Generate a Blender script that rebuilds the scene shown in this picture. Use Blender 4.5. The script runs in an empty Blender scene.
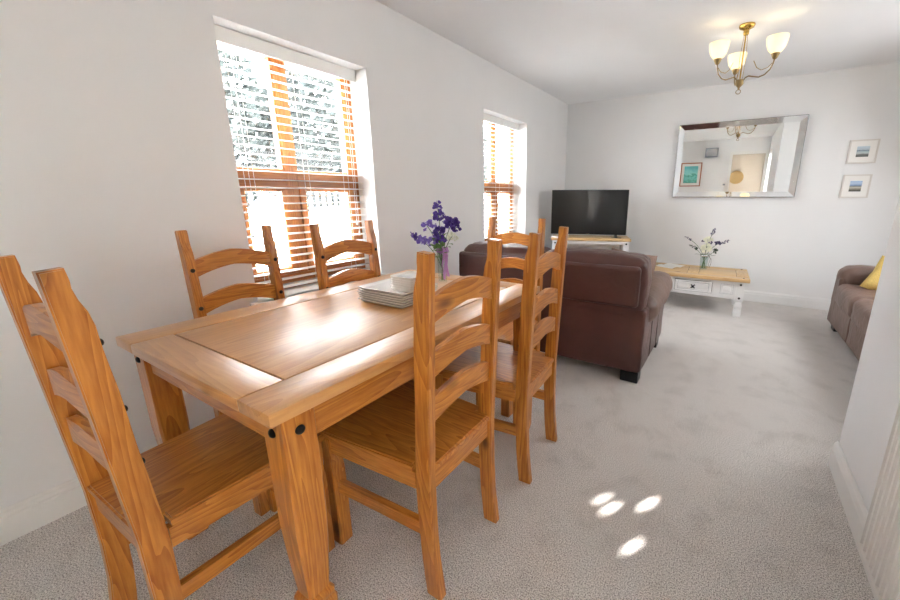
import bpy, bmesh, math, random
from mathutils import Vector, Matrix, noise

random.seed(7)
S = bpy.context.scene
COL = S.collection
PI = math.pi

# ------------------------------------------------------------------ camera
cam_d = bpy.data.cameras.new('camera')
cam_d.sensor_fit = 'HORIZONTAL'
cam_d.sensor_width = 36.0
cam_d.lens = 378.477 / 900 * 36
cam_d.shift_x = -(499.46 - 450) / 900
cam_d.shift_y = (288.52 - 300) / 900
cam_d.clip_start = 0.02
cam = bpy.data.objects.new('camera', cam_d)
COL.objects.link(cam)
_y, _p = 0.5463, 0.2409
fw = Vector((-math.sin(_y) * math.cos(_p), math.cos(_y) * math.cos(_p), -math.sin(_p)))
rt = Vector((math.cos(_y), math.sin(_y), 0))
up = rt.cross(fw)
M4 = Matrix((rt, up, -fw)).transposed().to_4x4()
M4.translation = Vector((2.0912, 0, 1.2075))
cam.matrix_world = M4
S.camera = cam

# ------------------------------------------------------------------ view, world, sun, fill lamps
S.view_settings.view_transform = 'Standard'
S.view_settings.look = 'None'
S.view_settings.gamma = 1.0
S.view_settings.use_curve_mapping = False
S.view_settings.exposure = 1.80
S.cycles.max_bounces = 10
S.cycles.diffuse_bounces = 6
S.cycles.transparent_max_bounces = 16
S.cycles.sample_clamp_indirect = 6
S.cycles.caustics_reflective = False
S.cycles.caustics_refractive = False

W = bpy.data.worlds.new('world'); S.world = W; W.use_nodes = True
wb = W.node_tree.nodes['Background']
wb.inputs[0].default_value = (0.86, 0.93, 1.0, 1); wb.inputs[1].default_value = 11.5

def lamp(name, kind, loc, energy, color=(1, 1, 1), direction=None, **kw):
    d = bpy.data.lights.new(name, kind); d.energy = energy; d.color = color
    for k, v in kw.items(): setattr(d, k, v)
    o = bpy.data.objects.new(name, d); COL.objects.link(o); o.location = loc
    if direction is not None:
        o.rotation_euler = Vector(direction).to_track_quat('-Z', 'Y').to_euler()
    return o

SUN_DIR = Vector((-1, -1.5, -0.80)).normalized()
lamp('sun', 'SUN', (8, 12, 8), 17.0, (1.0, 0.95, 0.88), SUN_DIR, angle=math.radians(0.5))
# added fill lamps, one outside the unseen door, one inside the side window
lamp('door_fill_light', 'AREA', (2.80, -0.38, 1.15), 4, (0.97, 0.98, 1.0), (-1, 0.0, 0.0), shape='RECTANGLE', size=0.8, size_y=1.9)
lamp('side_fill_light', 'AREA', (3.86, 3.45, 1.48), 14, (0.97, 0.985, 1.0), (-1, -0.25, -0.5), shape='RECTANGLE', size=2.0, size_y=1.0)

# ------------------------------------------------------------------ materials
def srgb(r, g, b):
    f = lambda c: ((c / 255) / 12.92) if c / 255 <= 0.04045 else ((c / 255 + 0.055) / 1.055) ** 2.4
    return (f(r), f(g), f(b), 1)

def newmat(name):
    m = bpy.data.materials.new(name); m.use_nodes = True
    nt = m.node_tree; return m, nt, nt.nodes['Principled BSDF']

def N(nt, t, **kw):
    n = nt.nodes.new(t)
    for k, v in kw.items(): setattr(n, k, v)
    return n

def plain(name, col, rough=0.5, metal=0.0, nscale=0, namt=0.06, bump=0.0, bscale=200, spec=0.5, coat=0.0):
    m, nt, b = newmat(name)
    b.inputs['Roughness'].default_value = rough; b.inputs['Metallic'].default_value = metal
    b.inputs['Specular IOR Level'].default_value = spec
    b.inputs['Coat Weight'].default_value = coat
    tc = N(nt, 'ShaderNodeTexCoord')
    no = N(nt, 'ShaderNodeTexNoise'); no.inputs['Scale'].default_value = nscale or 12; no.inputs['Detail'].default_value = 4
    nt.links.new(tc.outputs['Object'], no.inputs['Vector'])
    r = N(nt, 'ShaderNodeValToRGB')
    lo = [c * (1 - namt) for c in col[:3]] + [1]; hi = [min(1, c * (1 + namt)) for c in col[:3]] + [1]
    r.color_ramp.elements[0].position = 0.3; r.color_ramp.elements[1].position = 0.7
    r.color_ramp.elements[0].color = lo; r.color_ramp.elements[1].color = hi
    nt.links.new(no.outputs['Fac'], r.inputs['Fac']); nt.links.new(r.outputs['Color'], b.inputs['Base Color'])
    if bump:
        n2 = N(nt, 'ShaderNodeTexNoise'); n2.inputs['Scale'].default_value = bscale; n2.inputs['Detail'].default_value = 3
        nt.links.new(tc.outputs['Object'], n2.inputs['Vector'])
        bp = N(nt, 'ShaderNodeBump'); bp.inputs['Strength'].default_value = bump; bp.inputs['Distance'].default_value = 0.01
        nt.links.new(n2.outputs['Fac'], bp.inputs['Height']); nt.links.new(bp.outputs['Normal'], b.inputs['Normal'])
    return m

def wood(name, light, dark, axis, rough=0.3, knots=True, ring=9.0, coat=0.25, crough=0.22):
    m, nt, b = newmat(name)
    b.inputs['Roughness'].default_value = rough; b.inputs['Coat Weight'].default_value = coat
    b.inputs['Coat Roughness'].default_value = crough
    tc = N(nt, 'ShaderNodeTexCoord'); oi = N(nt, 'ShaderNodeObjectInfo')
    add = N(nt, 'ShaderNodeVectorMath', operation='ADD')
    sc = N(nt, 'ShaderNodeVectorMath', operation='SCALE'); sc.inputs['Scale'].default_value = 3.0
    cmb = N(nt, 'ShaderNodeCombineXYZ')
    for i in range(3): nt.links.new(oi.outputs['Random'], cmb.inputs[i])
    nt.links.new(cmb.outputs[0], sc.inputs[0])
    nt.links.new(tc.outputs['Object'], add.inputs[0]); nt.links.new(sc.outputs[0], add.inputs[1])
    mp = N(nt, 'ShaderNodeMapping')
    s = [1, 1, 1]; s['XYZ'.index(axis)] = 0.09
    mp.inputs['Scale'].default_value = s
    nt.links.new(add.outputs[0], mp.inputs['Vector'])
    n1 = N(nt, 'ShaderNodeTexNoise'); n1.inputs['Scale'].default_value = ring; n1.inputs['Detail'].default_value = 2
    n1.inputs['Distortion'].default_value = 0.5
    nt.links.new(mp.outputs[0], n1.inputs['Vector'])
    mul = N(nt, 'ShaderNodeMath', operation='MULTIPLY'); mul.inputs[1].default_value = 16
    nt.links.new(n1.outputs['Fac'], mul.inputs[0])
    fr = N(nt, 'ShaderNodeMath', operation='FRACT'); nt.links.new(mul.outputs[0], fr.inputs[0])
    n2 = N(nt, 'ShaderNodeTexNoise'); n2.inputs['Scale'].default_value = 130; n2.inputs['Detail'].default_value = 3
    nt.links.new(mp.outputs[0], n2.inputs['Vector'])
    mx = N(nt, 'ShaderNodeMath', operation='MULTIPLY_ADD'); mx.inputs[1].default_value = 0.35
    nt.links.new(fr.outputs[0], mx.inputs[0])
    h = N(nt, 'ShaderNodeMath', operation='MULTIPLY'); h.inputs[1].default_value = 0.75
    nt.links.new(n2.outputs['Fac'], h.inputs[0]); nt.links.new(h.outputs[0], mx.inputs[2])
    r = N(nt, 'ShaderNodeValToRGB'); e = r.color_ramp.elements
    e[0].position = 0.18; e[0].color = light; e[1].position = 0.85; e[1].color = dark
    nt.links.new(mx.outputs[0], r.inputs['Fac'])
    out = r.outputs['Color']
    # slow tone change
    n3 = N(nt, 'ShaderNodeTexNoise'); n3.inputs['Scale'].default_value = 4; nt.links.new(mp.outputs[0], n3.inputs['Vector'])
    hs = N(nt, 'ShaderNodeHueSaturation')
    mr = N(nt, 'ShaderNodeMapRange'); mr.inputs['To Min'].default_value = 0.8; mr.inputs['To Max'].default_value = 1.2
    nt.links.new(n3.outputs['Fac'], mr.inputs['Value']); nt.links.new(mr.outputs[0], hs.inputs['Value'])
    nt.links.new(out, hs.inputs['Color']); out = hs.outputs['Color']
    if knots:
        mp2 = N(nt, 'ShaderNodeMapping'); s2 = [5.5, 5.5, 5.5]; s2['XYZ'.index(axis)] = 2.6
        mp2.inputs['Scale'].default_value = s2; nt.links.new(add.outputs[0], mp2.inputs['Vector'])
        vo = N(nt, 'ShaderNodeTexVoronoi'); vo.inputs['Scale'].default_value = 1.0
        nt.links.new(mp2.outputs[0], vo.inputs['Vector'])
        m2 = N(nt, 'ShaderNodeMapRange'); m2.inputs['From Min'].default_value = 0.05; m2.inputs['From Max'].default_value = 0.12
        m2.inputs['To Min'].default_value = 0.85; m2.inputs['To Max'].default_value = 0.0
        nt.links.new(vo.outputs['Distance'], m2.inputs['Value'])
        mixk = N(nt, 'ShaderNodeMix', data_type='RGBA'); mixk.inputs['B'].default_value = srgb(88, 42, 14)
        nt.links.new(m2.outputs[0], mixk.inputs['Factor']); nt.links.new(out, mixk.inputs['A']); out = mixk.outputs['Result']
    nt.links.new(out, b.inputs['Base Color'])
    bp = N(nt, 'ShaderNodeBump'); bp.inputs['Strength'].default_value = 0.06; bp.inputs['Distance'].default_value = 0.003
    nt.links.new(mx.outputs[0], bp.inputs['Height']); nt.links.new(bp.outputs['Normal'], b.inputs['Normal'])
    return m

PL, PD = srgb(214, 146, 66), srgb(156, 84, 24)
PINE = {a: wood('honey_pine_' + a, PL, PD, a) for a in 'XYZ'}
TOPW = {a: wood('pine_top_' + a, srgb(210, 158, 94), srgb(180, 120, 60), a, rough=0.42, coat=1.0, ring=5, knots=False, crough=.34) for a in 'XY'}
PALE = {a: wood('pale_pine_' + a, srgb(224, 192, 142), srgb(196, 156, 104), a, rough=0.45, ring=6) for a in 'XY'}
OAK = {a: wood('golden_oak_' + a, srgb(196, 128, 62), srgb(150, 86, 34), a, rough=0.4, knots=False) for a in 'YZ'}

def carpet_mat():
    m, nt, b = newmat('beige_carpet')
    b.inputs['Roughness'].default_value = 0.95; b.inputs['Specular IOR Level'].default_value = 0.1
    b.inputs['Sheen Weight'].default_value = 0.15
    tc = N(nt, 'ShaderNodeTexCoord')
    n1 = N(nt, 'ShaderNodeTexNoise'); n1.inputs['Scale'].default_value = 240; n1.inputs['Detail'].default_value = 2; n1.inputs['Roughness'].default_value = 0.7
    nt.links.new(tc.outputs['Object'], n1.inputs['Vector'])
    r = N(nt, 'ShaderNodeValToRGB'); e = r.color_ramp.elements
    e[0].position = 0.37; e[0].color = srgb(146, 138, 133); e[1].position = 0.57; e[1].color = srgb(242, 237, 233)
    nt.links.new(n1.outputs['Fac'], r.inputs['Fac'])
    n2 = N(nt, 'ShaderNodeTexNoise'); n2.inputs['Scale'].default_value = 6.5; n2.inputs['Detail'].default_value = 7; n2.inputs['Roughness'].default_value = 0.65
    n2.inputs['Distortion'].default_value = 0.1
    nt.links.new(tc.outputs['Object'], n2.inputs['Vector'])
    r2 = N(nt, 'ShaderNodeValToRGB'); e = r2.color_ramp.elements
    e[0].position = 0.36; e[0].color = (0.88, 0.875, 0.87, 1); e[1].position = 0.5; e[1].color = (1, 1, 1, 1)
    nt.links.new(n2.outputs['Fac'], r2.inputs['Fac'])
    mx = N(nt, 'ShaderNodeMix', data_type='RGBA', blend_type='MULTIPLY'); mx.inputs['Factor'].default_value = 1
    nt.links.new(r.outputs[0], mx.inputs['A']); nt.links.new(r2.outputs[0], mx.inputs['B'])
    nt.links.new(mx.outputs['Result'], b.inputs['Base Color'])
    bp = N(nt, 'ShaderNodeBump'); bp.inputs['Strength'].default_value = 0.6; bp.inputs['Distance'].default_value = 0.008
    nt.links.new(n1.outputs['Fac'], bp.inputs['Height']); nt.links.new(bp.outputs['Normal'], b.inputs['Normal'])
    return m

def leather_mat(name, c, rough=0.42):
    m, nt, b = newmat(name)
    b.inputs['Roughness'].default_value = rough
    tc = N(nt, 'ShaderNodeTexCoord')
    n1 = N(nt, 'ShaderNodeTexNoise'); n1.inputs['Scale'].default_value = 5; n1.inputs['Detail'].default_value = 5
    nt.links.new(tc.outputs['Object'], n1.inputs['Vector'])
    r = N(nt, 'ShaderNodeValToRGB'); e = r.color_ramp.elements
    e[0].position = 0.3; e[0].color = [x * 0.8 for x in c[:3]] + [1]; e[1].position = 0.75; e[1].color = [x * 1.2 for x in c[:3]] + [1]
    nt.links.new(n1.outputs['Fac'], r.inputs['Fac']); nt.links.new(r.outputs[0], b.inputs['Base Color'])
    v = N(nt, 'ShaderNodeTexVoronoi'); v.inputs['Scale'].default_value = 260
    nt.links.new(tc.outputs['Object'], v.inputs['Vector'])
    n2 = N(nt, 'ShaderNodeTexNoise'); n2.inputs['Scale'].default_value = 11; n2.inputs['Detail'].default_value = 3; n2.inputs['Distortion'].default_value = 1.2
    nt.links.new(tc.outputs['Object'], n2.inputs['Vector'])
    b1 = N(nt, 'ShaderNodeBump'); b1.inputs['Strength'].default_value = 0.15; b1.inputs['Distance'].default_value = 0.002
    b2 = N(nt, 'ShaderNodeBump'); b2.inputs['Strength'].default_value = 0.35; b2.inputs['Distance'].default_value = 0.02
    nt.links.new(v.outputs['Distance'], b1.inputs['Height']); nt.links.new(n2.outputs['Fac'], b2.inputs['Height'])
    nt.links.new(b1.outputs[0], b2.inputs['Normal']); nt.links.new(b2.outputs[0], b.inputs['Normal'])
    return m

def glass_mat(name, tint=(1, 1, 1, 1), refl=0.06):
    m, nt, b = newmat(name)
    nt.nodes.remove(b)
    out = nt.nodes['Material Output']
    tr = N(nt, 'ShaderNodeBsdfTransparent'); tr.inputs[0].default_value = tint
    gl = N(nt, 'ShaderNodeBsdfGlossy'); gl.inputs['Roughness'].default_value = 0.02
    lw = N(nt, 'ShaderNodeLayerWeight'); lw.inputs['Blend'].default_value = 0.5
    pw = N(nt, 'ShaderNodeMath', operation='POWER'); pw.inputs[1].default_value = 4.0
    nt.links.new(lw.outputs['Facing'], pw.inputs[0])
    fz = N(nt, 'ShaderNodeMath', operation='MULTIPLY_ADD'); fz.inputs[1].default_value = 0.7; fz.inputs[2].default_value = refl * 0.5
    nt.links.new(pw.outputs[0], fz.inputs[0])
    mx = N(nt, 'ShaderNodeMixShader')
    nt.links.new(fz.outputs[0], mx.inputs[0]); nt.links.new(tr.outputs[0], mx.inputs[1]); nt.links.new(gl.outputs[0], mx.inputs[2])
    nt.links.new(mx.outputs[0], out.inputs['Surface'])
    return m

def glow_mat(name, col, strength, base):
    m, nt, b = newmat(name)
    b.inputs['Base Color'].default_value = base; b.inputs['Roughness'].default_value = 0.25
    b.inputs['Emission Color'].default_value = col; b.inputs['Emission Strength'].default_value = strength
    return m

def opal_mat(name, ecol, strength, base):
    m, nt, b = newmat(name)
    b.inputs['Base Color'].default_value = base; b.inputs['Roughness'].default_value = 0.2
    b.inputs['Emission Color'].default_value = ecol; b.inputs['Emission Strength'].default_value = strength
    t = N(nt, 'ShaderNodeBsdfTranslucent'); t.inputs[0].default_value = base
    mx = N(nt, 'ShaderNodeMixShader'); mx.inputs[0].default_value = 0.55
    nt.links.new(b.outputs[0], mx.inputs[1]); nt.links.new(t.outputs[0], mx.inputs[2])
    nt.links.new(mx.outputs[0], nt.nodes['Material Output'].inputs['Surface'])
    return m

def trans_mat(name, col, w=0.5):
    m, nt, b = newmat(name)
    b.inputs['Base Color'].default_value = col; b.inputs['Roughness'].default_value = 0.8
    out = nt.nodes['Material Output']
    t = N(nt, 'ShaderNodeBsdfTranslucent'); t.inputs[0].default_value = col
    mx = N(nt, 'ShaderNodeMixShader'); mx.inputs[0].default_value = w
    nt.links.new(b.outputs[0], mx.inputs[1]); nt.links.new(t.outputs[0], mx.inputs[2]); nt.links.new(mx.outputs[0], out.inputs['Surface'])
    return m

def print_mat(name, stops, axis='Z', lo=-0.1, hi=0.1, nz=30, namt=0.12, stretch=(1, 1, 4)):
    """flat print: bands of colour up the picture, broken by noise"""
    m, nt, b = newmat(name); b.inputs['Roughness'].default_value = 0.35
    tc = N(nt, 'ShaderNodeTexCoord'); sp = N(nt, 'ShaderNodeSeparateXYZ'); nt.links.new(tc.outputs['Object'], sp.inputs[0])
    mr = N(nt, 'ShaderNodeMapRange'); mr.inputs['From Min'].default_value = lo; mr.inputs['From Max'].default_value = hi
    nt.links.new(sp.outputs['XYZ'.index(axis)], mr.inputs['Value'])
    mp = N(nt, 'ShaderNodeMapping'); mp.inputs['Scale'].default_value = stretch; nt.links.new(tc.outputs['Object'], mp.inputs[0])
    no = N(nt, 'ShaderNodeTexNoise'); no.inputs['Scale'].default_value = nz; no.inputs['Detail'].default_value = 4
    nt.links.new(mp.outputs[0], no.inputs['Vector'])
    ma = N(nt, 'ShaderNodeMath', operation='MULTIPLY_ADD'); ma.inputs[1].default_value = namt
    nt.links.new(no.outputs['Fac'], ma.inputs[0]); nt.links.new(mr.outputs[0], ma.inputs[2])
    ad = N(nt, 'ShaderNodeMath', operation='SUBTRACT'); ad.inputs[1].default_value = namt * 0.5; nt.links.new(ma.outputs[0], ad.inputs[0])
    r = N(nt, 'ShaderNodeValToRGB'); r.color_ramp.interpolation = 'LINEAR'
    els = r.color_ramp.elements
    while len(els) < len(stops): els.new(0.5)
    for el, (p, c) in zip(els, stops): el.position = p; el.color = srgb(*c)
    nt.links.new(ad.outputs[0], r.inputs['Fac']); nt.links.new(r.outputs[0], b.inputs['Base Color'])
    return m

MAT = dict(
    wall=plain('white_wall_paint', srgb(235, 235, 235), 0.85, nscale=3, namt=0.012, bump=0.03, bscale=320, spec=0.2),
    ceiling=plain('white_ceiling_paint', srgb(243, 244, 246), 0.9, nscale=3, namt=0.01, spec=0.1),
    gloss=plain('white_gloss_paint', srgb(236, 235, 232), 0.35, nscale=6, namt=0.01),
    carpet=carpet_mat(),
    plastic=plain('white_blind_plastic', srgb(240, 240, 238), 0.4, namt=0.01),
    slat=trans_mat('white_slat', srgb(248, 248, 247), 0.06),
    cord=plain('white_cord', srgb(236, 234, 228), 0.8, namt=0.03),
    dark_gap=plain('dark_joint', srgb(40, 24, 14), 0.8),
    stud=plain('black_iron_stud', srgb(26, 24, 24), 0.42, 0.4, nscale=80, namt=0.2),
    leather=leather_mat('brown_leather', srgb(82, 49, 43), 0.34),
    leather_lit=leather_mat('brown_leather_lit', srgb(116, 92, 82), 0.42),  # brown leather, lightened by reflected light put into the colour
    piping=plain('dark_piping', srgb(60, 38, 32), 0.5),
    black=plain('black_plastic', srgb(18, 18, 20), 0.35),
    screen=plain('black_screen', srgb(20, 21, 23), 0.3, namt=0.02, coat=0.3),
    white_paint=plain('white_furniture_paint', srgb(240, 240, 240), 0.45, nscale=10, namt=0.015),
    ceramic=plain('white_ceramic', srgb(244, 243, 240), 0.15, namt=0.01, coat=0.4),
    ceramic_rim=plain('grey_unglazed_rim', srgb(176, 168, 160), 0.5),
    glass=glass_mat('clear_glass'),
    vase=glass_mat('vase_glass', (0.93, 0.97, 0.96, 1)),
    water=glass_mat('vase_water', (0.86, 0.93, 0.92, 1)),
    mirror=plain('silver_mirror', (0.9, 0.92, 0.92, 1), 0.0, 1.0, namt=0.0),
    mirror_strip=plain('silver_mirror_strip', (0.82, 0.84, 0.85, 1), 0.03, 1.0, namt=0.0),
    silver=plain('silver_edge', srgb(200, 202, 204), 0.25, 0.8),
    brass=plain('polished_brass', srgb(206, 168, 88), 0.22, 0.95, nscale=20, namt=0.08),
    bronze=plain('antique_brass', srgb(146, 124, 84), 0.35, 0.8, nscale=30, namt=0.15),
    shade=opal_mat('lit_opal_glass', srgb(255, 234, 190), 0.10, srgb(252, 246, 230)),
    bulb=glow_mat('lit_bulb', srgb(255, 236, 190), 2, srgb(255, 250, 240)),
    mat_board=plain('white_mount', srgb(238, 236, 232), 0.7, namt=0.01),
    frame_white=plain('white_picture_frame', srgb(218, 213, 207), 0.45, namt=0.02),
    mustard=plain('mustard_fabric', srgb(216, 184, 104), 0.85, nscale=140, namt=0.16, bump=0.3, bscale=500),
    blush=plain('brown_cushion_fabric', srgb(140, 114, 102), 0.7, nscale=60, namt=0.15),
    ribbon=trans_mat('lilac_ribbon', srgb(196, 150, 206), 0.4),
    green=plain('leaf_green', srgb(92, 132, 62), 0.6, nscale=60, namt=0.25),
    dgreen=plain('dark_leaf_green', srgb(52, 72, 58), 0.6, nscale=60, namt=0.3),
    stem=plain('stem_green', srgb(92, 122, 78), 0.6, nscale=60, namt=0.2),
    purple=plain('deep_purple_petal', srgb(88, 62, 156), 0.6, nscale=90, namt=0.4),
    lilac=plain('lilac_petal', srgb(136, 112, 196), 0.6, nscale=90, namt=0.3),
    navy=plain('navy_petal', srgb(58, 52, 92), 0.6, nscale=90, namt=0.35),
    cream=plain('cream_petal', srgb(238, 240, 220), 0.6, nscale=60, namt=0.05),
    paper=plain('white_paper', srgb(244, 243, 240), 0.5, namt=0.01),
    radiator=plain('white_radiator_enamel', srgb(238, 236, 232), 0.3, namt=0.01),
    beige_door=plain('beige_door_paint', srgb(206, 192, 176), 0.5, nscale=4, namt=0.02),
    wicker=plain('woven_rattan', srgb(186, 154, 104), 0.8, nscale=90, namt=0.35, bump=0.6, bscale=160),
    grey=plain('grey_plastic', srgb(150, 156, 164), 0.5, namt=0.04),
    redwood=plain('red_brown_frame', srgb(168, 98, 62), 0.4, nscale=30, namt=0.1),
    teal=print_mat('teal_print', [(0.0, (90, 170, 150)), (0.3, (120, 205, 200)), (0.45, (70, 160, 140)), (0.55, (150, 220, 215)), (1.0, (110, 205, 210))], nz=16, namt=0.9, stretch=(1, 1, 1), lo=-0.2, hi=0.2),
    sea_a=print_mat('seascape_print_rocks', [(0.0, (70, 74, 70)), (0.22, (110, 114, 110)), (0.34, (186, 196, 198)), (0.55, (150, 172, 182)), (0.62, (60, 74, 84)), (0.68, (170, 184, 194)), (1.0, (186, 204, 216))], lo=-0.045, hi=0.045, nz=40, namt=0.2),
    sea_b=print_mat('seascape_print_shore', [(0.0, (52, 56, 50)), (0.16, (120, 116, 100)), (0.4, (196, 190, 176)), (0.52, (84, 96, 104)), (0.6, (128, 152, 186)), (0.85, (178, 198, 220)), (1.0, (150, 178, 212))], lo=-0.045, hi=0.045, nz=40, namt=0.16),
    render=plain('white_render', srgb(238, 236, 232), 0.9, nscale=5, namt=0.04),
    coping=plain('grey_stone', srgb(66, 64, 60), 0.9, nscale=14, namt=0.15),
    rail=plain('grey_painted_rail', srgb(22, 29, 34), 0.6, namt=0.1),
    paving=plain('pale_paving', srgb(216, 212, 204), 0.9, nscale=8, namt=0.08),
    foliage=trans_mat('tree_leaf', srgb(48, 54, 51), 0.15),
    bark=plain('tree_bark', srgb(110, 98, 84), 0.9, nscale=30, namt=0.3),
)

# ------------------------------------------------------------------ mesh helpers
def bm_box(bm, x0, x1, y0, y1, z0, z1, bev=0.0, seg=2):
    r = bmesh.ops.create_cube(bm, size=1)
    vs = r['verts']
    for v in vs:
        v.co = Vector(((x0 + x1) / 2 + v.co.x * (x1 - x0), (y0 + y1) / 2 + v.co.y * (y1 - y0), (z0 + z1) / 2 + v.co.z * (z1 - z0)))
    if bev:
        es = list({e for v in vs for e in v.link_edges})
        bmesh.ops.bevel(bm, geom=es, offset=bev, segments=seg, affect='EDGES', profile=0.5)

def bm_prism(bm, outline, axis, a0, a1, bev=0.0):
    """outline: 2-D points (u,v); extruded along axis from a0 to a1. axis X: (u,v)=(y,z); Y: (x,z); Z: (x,y)"""
    def mk(u, v, a):
        return {'X': (a, u, v), 'Y': (u, a, v), 'Z': (u, v, a)}[axis]
    n = len(outline)
    A = [bm.verts.new(mk(u, v, a0)) for u, v in outline]; B = [bm.verts.new(mk(u, v, a1)) for u, v in outline]
    fs = [bm.faces.new(A), bm.faces.new(B[::-1])]
    for i in range(n):
        fs.append(bm.faces.new((A[i], B[i], B[(i + 1) % n], A[(i + 1) % n])))
    bmesh.ops.recalc_face_normals(bm, faces=fs)
    if bev:
        es = list(set(fs[0].edges) | set(fs[1].edges))
        bmesh.ops.bevel(bm, geom=es, offset=bev, segments=2, affect='EDGES')

def bm_tube(bm, pts, rad, sides=8, cap=True):
    pts = [Vector(p) for p in pts]; rings = []
    rads = rad if isinstance(rad, (list, tuple)) else [rad] * len(pts)
    prev = None
    for i, p in enumerate(pts):
        t = (pts[min(i + 1, len(pts) - 1)] - pts[max(i - 1, 0)]).normalized()
        ref = prev if prev is not None else (Vector((0, 0, 1)) if abs(t.z) < 0.9 else Vector((1, 0, 0)))
        a = (ref - t * ref.dot(t)).normalized(); b = t.cross(a); prev = a
        rings.append([bm.verts.new(p + (a * math.cos(2 * PI * k / sides) + b * math.sin(2 * PI * k / sides)) * rads[i]) for k in range(sides)])
    for i in range(len(rings) - 1):
        for k in range(sides):
            bm.faces.new((rings[i][k], rings[i][(k + 1) % sides], rings[i + 1][(k + 1) % sides], rings[i + 1][k]))
    if cap:
        bm.faces.new(rings[0][::-1]); bm.faces.new(rings[-1])

def bm_lathe(bm, prof, seg=24, centre=(0, 0, 0), cap=True, mtx=None):
    c = Vector(centre); rings = []
    for r, z in prof:
        ring = []
        for k in range(seg):
            p = Vector((r * math.cos(2 * PI * k / seg), r * math.sin(2 * PI * k / seg), z))
            if mtx is not None: p = mtx @ p
            ring.append(bm.verts.new(c + p))
        rings.append(ring)
    for i in range(len(rings) - 1):
        for k in range(seg):
            bm.faces.new((rings[i][k], rings[i][(k + 1) % seg], rings[i + 1][(k + 1) % seg], rings[i + 1][k]))
    if cap:
        bm.faces.new(rings[0][::-1]); bm.faces.new(rings[-1])

def bm_soft(bm, x0, x1, y0, y1, z0, z1, r=0.05, n=10, wob=0.0, seed=0, puff=0.0):
    """upholstered block: a subdivided box with rounded edges, slight puff and wobble"""
    hx, hy, hz = (x1 - x0) / 2, (y1 - y0) / 2, (z1 - z0) / 2
    c = Vector(((x0 + x1) / 2, (y0 + y1) / 2, (z0 + z1) / 2))
    r = min(r, hx * 0.98, hy * 0.98, hz * 0.98)
    start = len(bm.verts)
    faces = []
    idx = {}
    def ticks(h):
        core = [-(h - r) + 2 * (h - r) * i / n for i in range(n + 1)]
        k = 4
        ang = [h - r + r * math.tan(PI / 4 * (j / k)) for j in range(1, k + 1)]
        return [-a for a in ang[::-1]] + core + ang
    T = [ticks(hx), ticks(hy), ticks(hz)]
    L = [len(t) - 1 for t in T]
    def vert(i, j, k):
        key = (i, j, k)
        if key in idx: return idx[key]
        p = Vector((T[0][i], T[1][j], T[2][k]))
        inner = Vector((max(-(hx - r), min(hx - r, p.x)), max(-(hy - r), min(hy - r, p.y)), max(-(hz - r), min(hz - r, p.z))))
        d = p - inner
        q = inner + (d.normalized() * r if d.length > 1e-9 else d)
        nn = d.normalized() if d.length > 1e-9 else Vector((0, 0, 1))
        if puff:
            u, v, w = abs(q.x) / hx, abs(q.y) / hy, abs(q.z) / hz
            pu = 0
            ax = max(range(3), key=lambda t: abs(nn[t]))
            o = [u, v, w]; o.pop(ax)
            pu = puff * (1 - min(1, o[0]) ** 2) * (1 - min(1, o[1]) ** 2)
            q = q + nn * pu
        if wob:
            s = Vector((q.x, q.y, q.z)) * 9 + Vector((seed * 3.1, seed * 1.7, seed))
            q = q + nn * wob * noise.noise(s) + nn * wob * 0.5 * noise.noise(s * 2.7)
        idx[key] = bm.verts.new(c + q); return idx[key]
    def quad(a, b, cc, d): faces.append(bm.faces.new((a, b, cc, d)))
    for i in range(L[0]):
        for j in range(L[1]):
            for k in (0, L[2]): quad(vert(i, j, k), vert(i + 1, j, k), vert(i + 1, j + 1, k), vert(i, j + 1, k))
    for i in range(L[0]):
        for k in range(L[2]):
            for j in (0, L[1]): quad(vert(i, j, k), vert(i + 1, j, k), vert(i + 1, j, k + 1), vert(i, j, k + 1))
    for j in range(L[1]):
        for k in range(L[2]):
            for i in (0, L[0]): quad(vert(i, j, k), vert(i, j + 1, k), vert(i, j + 1, k + 1), vert(i, j, k + 1))
    bmesh.ops.recalc_face_normals(bm, faces=faces)

def obj(name, bm, m, parent=None, smooth=None, loc=None):
    me = bpy.data.meshes.new(name); bm.to_mesh(me); bm.free()
    me.materials.append(MAT[m] if isinstance(m, str) else m)
    if smooth is not None:
        me.polygons.foreach_set('use_smooth', [True] * len(me.polygons))
        if smooth < 180: me.set_sharp_from_angle(angle=math.radians(smooth))
    o = bpy.data.objects.new(name, me); COL.objects.link(o)
    if parent is not None: o.parent = parent
    if loc is not None: o.location = loc
    return o

def B(*boxes, bev=0.0, seg=2):
    bm = bmesh.new()
    for b in boxes: bm_box(bm, *b, bev=bev, seg=seg)
    return bm

def tag(o, label, cat, group=None):
    o['label'] = label; o['category'] = cat
    if group: o['group'] = group
    return o

def thing(name, label, cat, loc=(0, 0, 0), rz=0, group=None):
    o = bpy.data.objects.new(name, None); COL.objects.link(o)
    o.empty_display_size = 0.1
    o.location = loc; o.rotation_euler = (0, 0, rz)
    return tag(o, label, cat, group)

def struct(name, bm, m, label, cat, parent=None):
    o = obj(name, bm, m, parent)
    if parent is None:
        o['kind'] = 'structure'; o['label'] = label; o['category'] = cat
    return o

def struct_empty(name, label, cat, loc=(0, 0, 0)):
    o = thing(name, label, cat, loc); o['kind'] = 'structure'; return o

def dup(root, loc, rz, label, group=None):
    r = root.copy(); COL.objects.link(r); r.location = loc; r.rotation_euler = (0, 0, rz); r['label'] = label
    if group: r['group'] = group
    for ch in list(root.children):
        c = ch.copy(); COL.objects.link(c); c.parent = r
        for g in list(ch.children):
            d = g.copy(); COL.objects.link(d); d.parent = c
    return r

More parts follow.
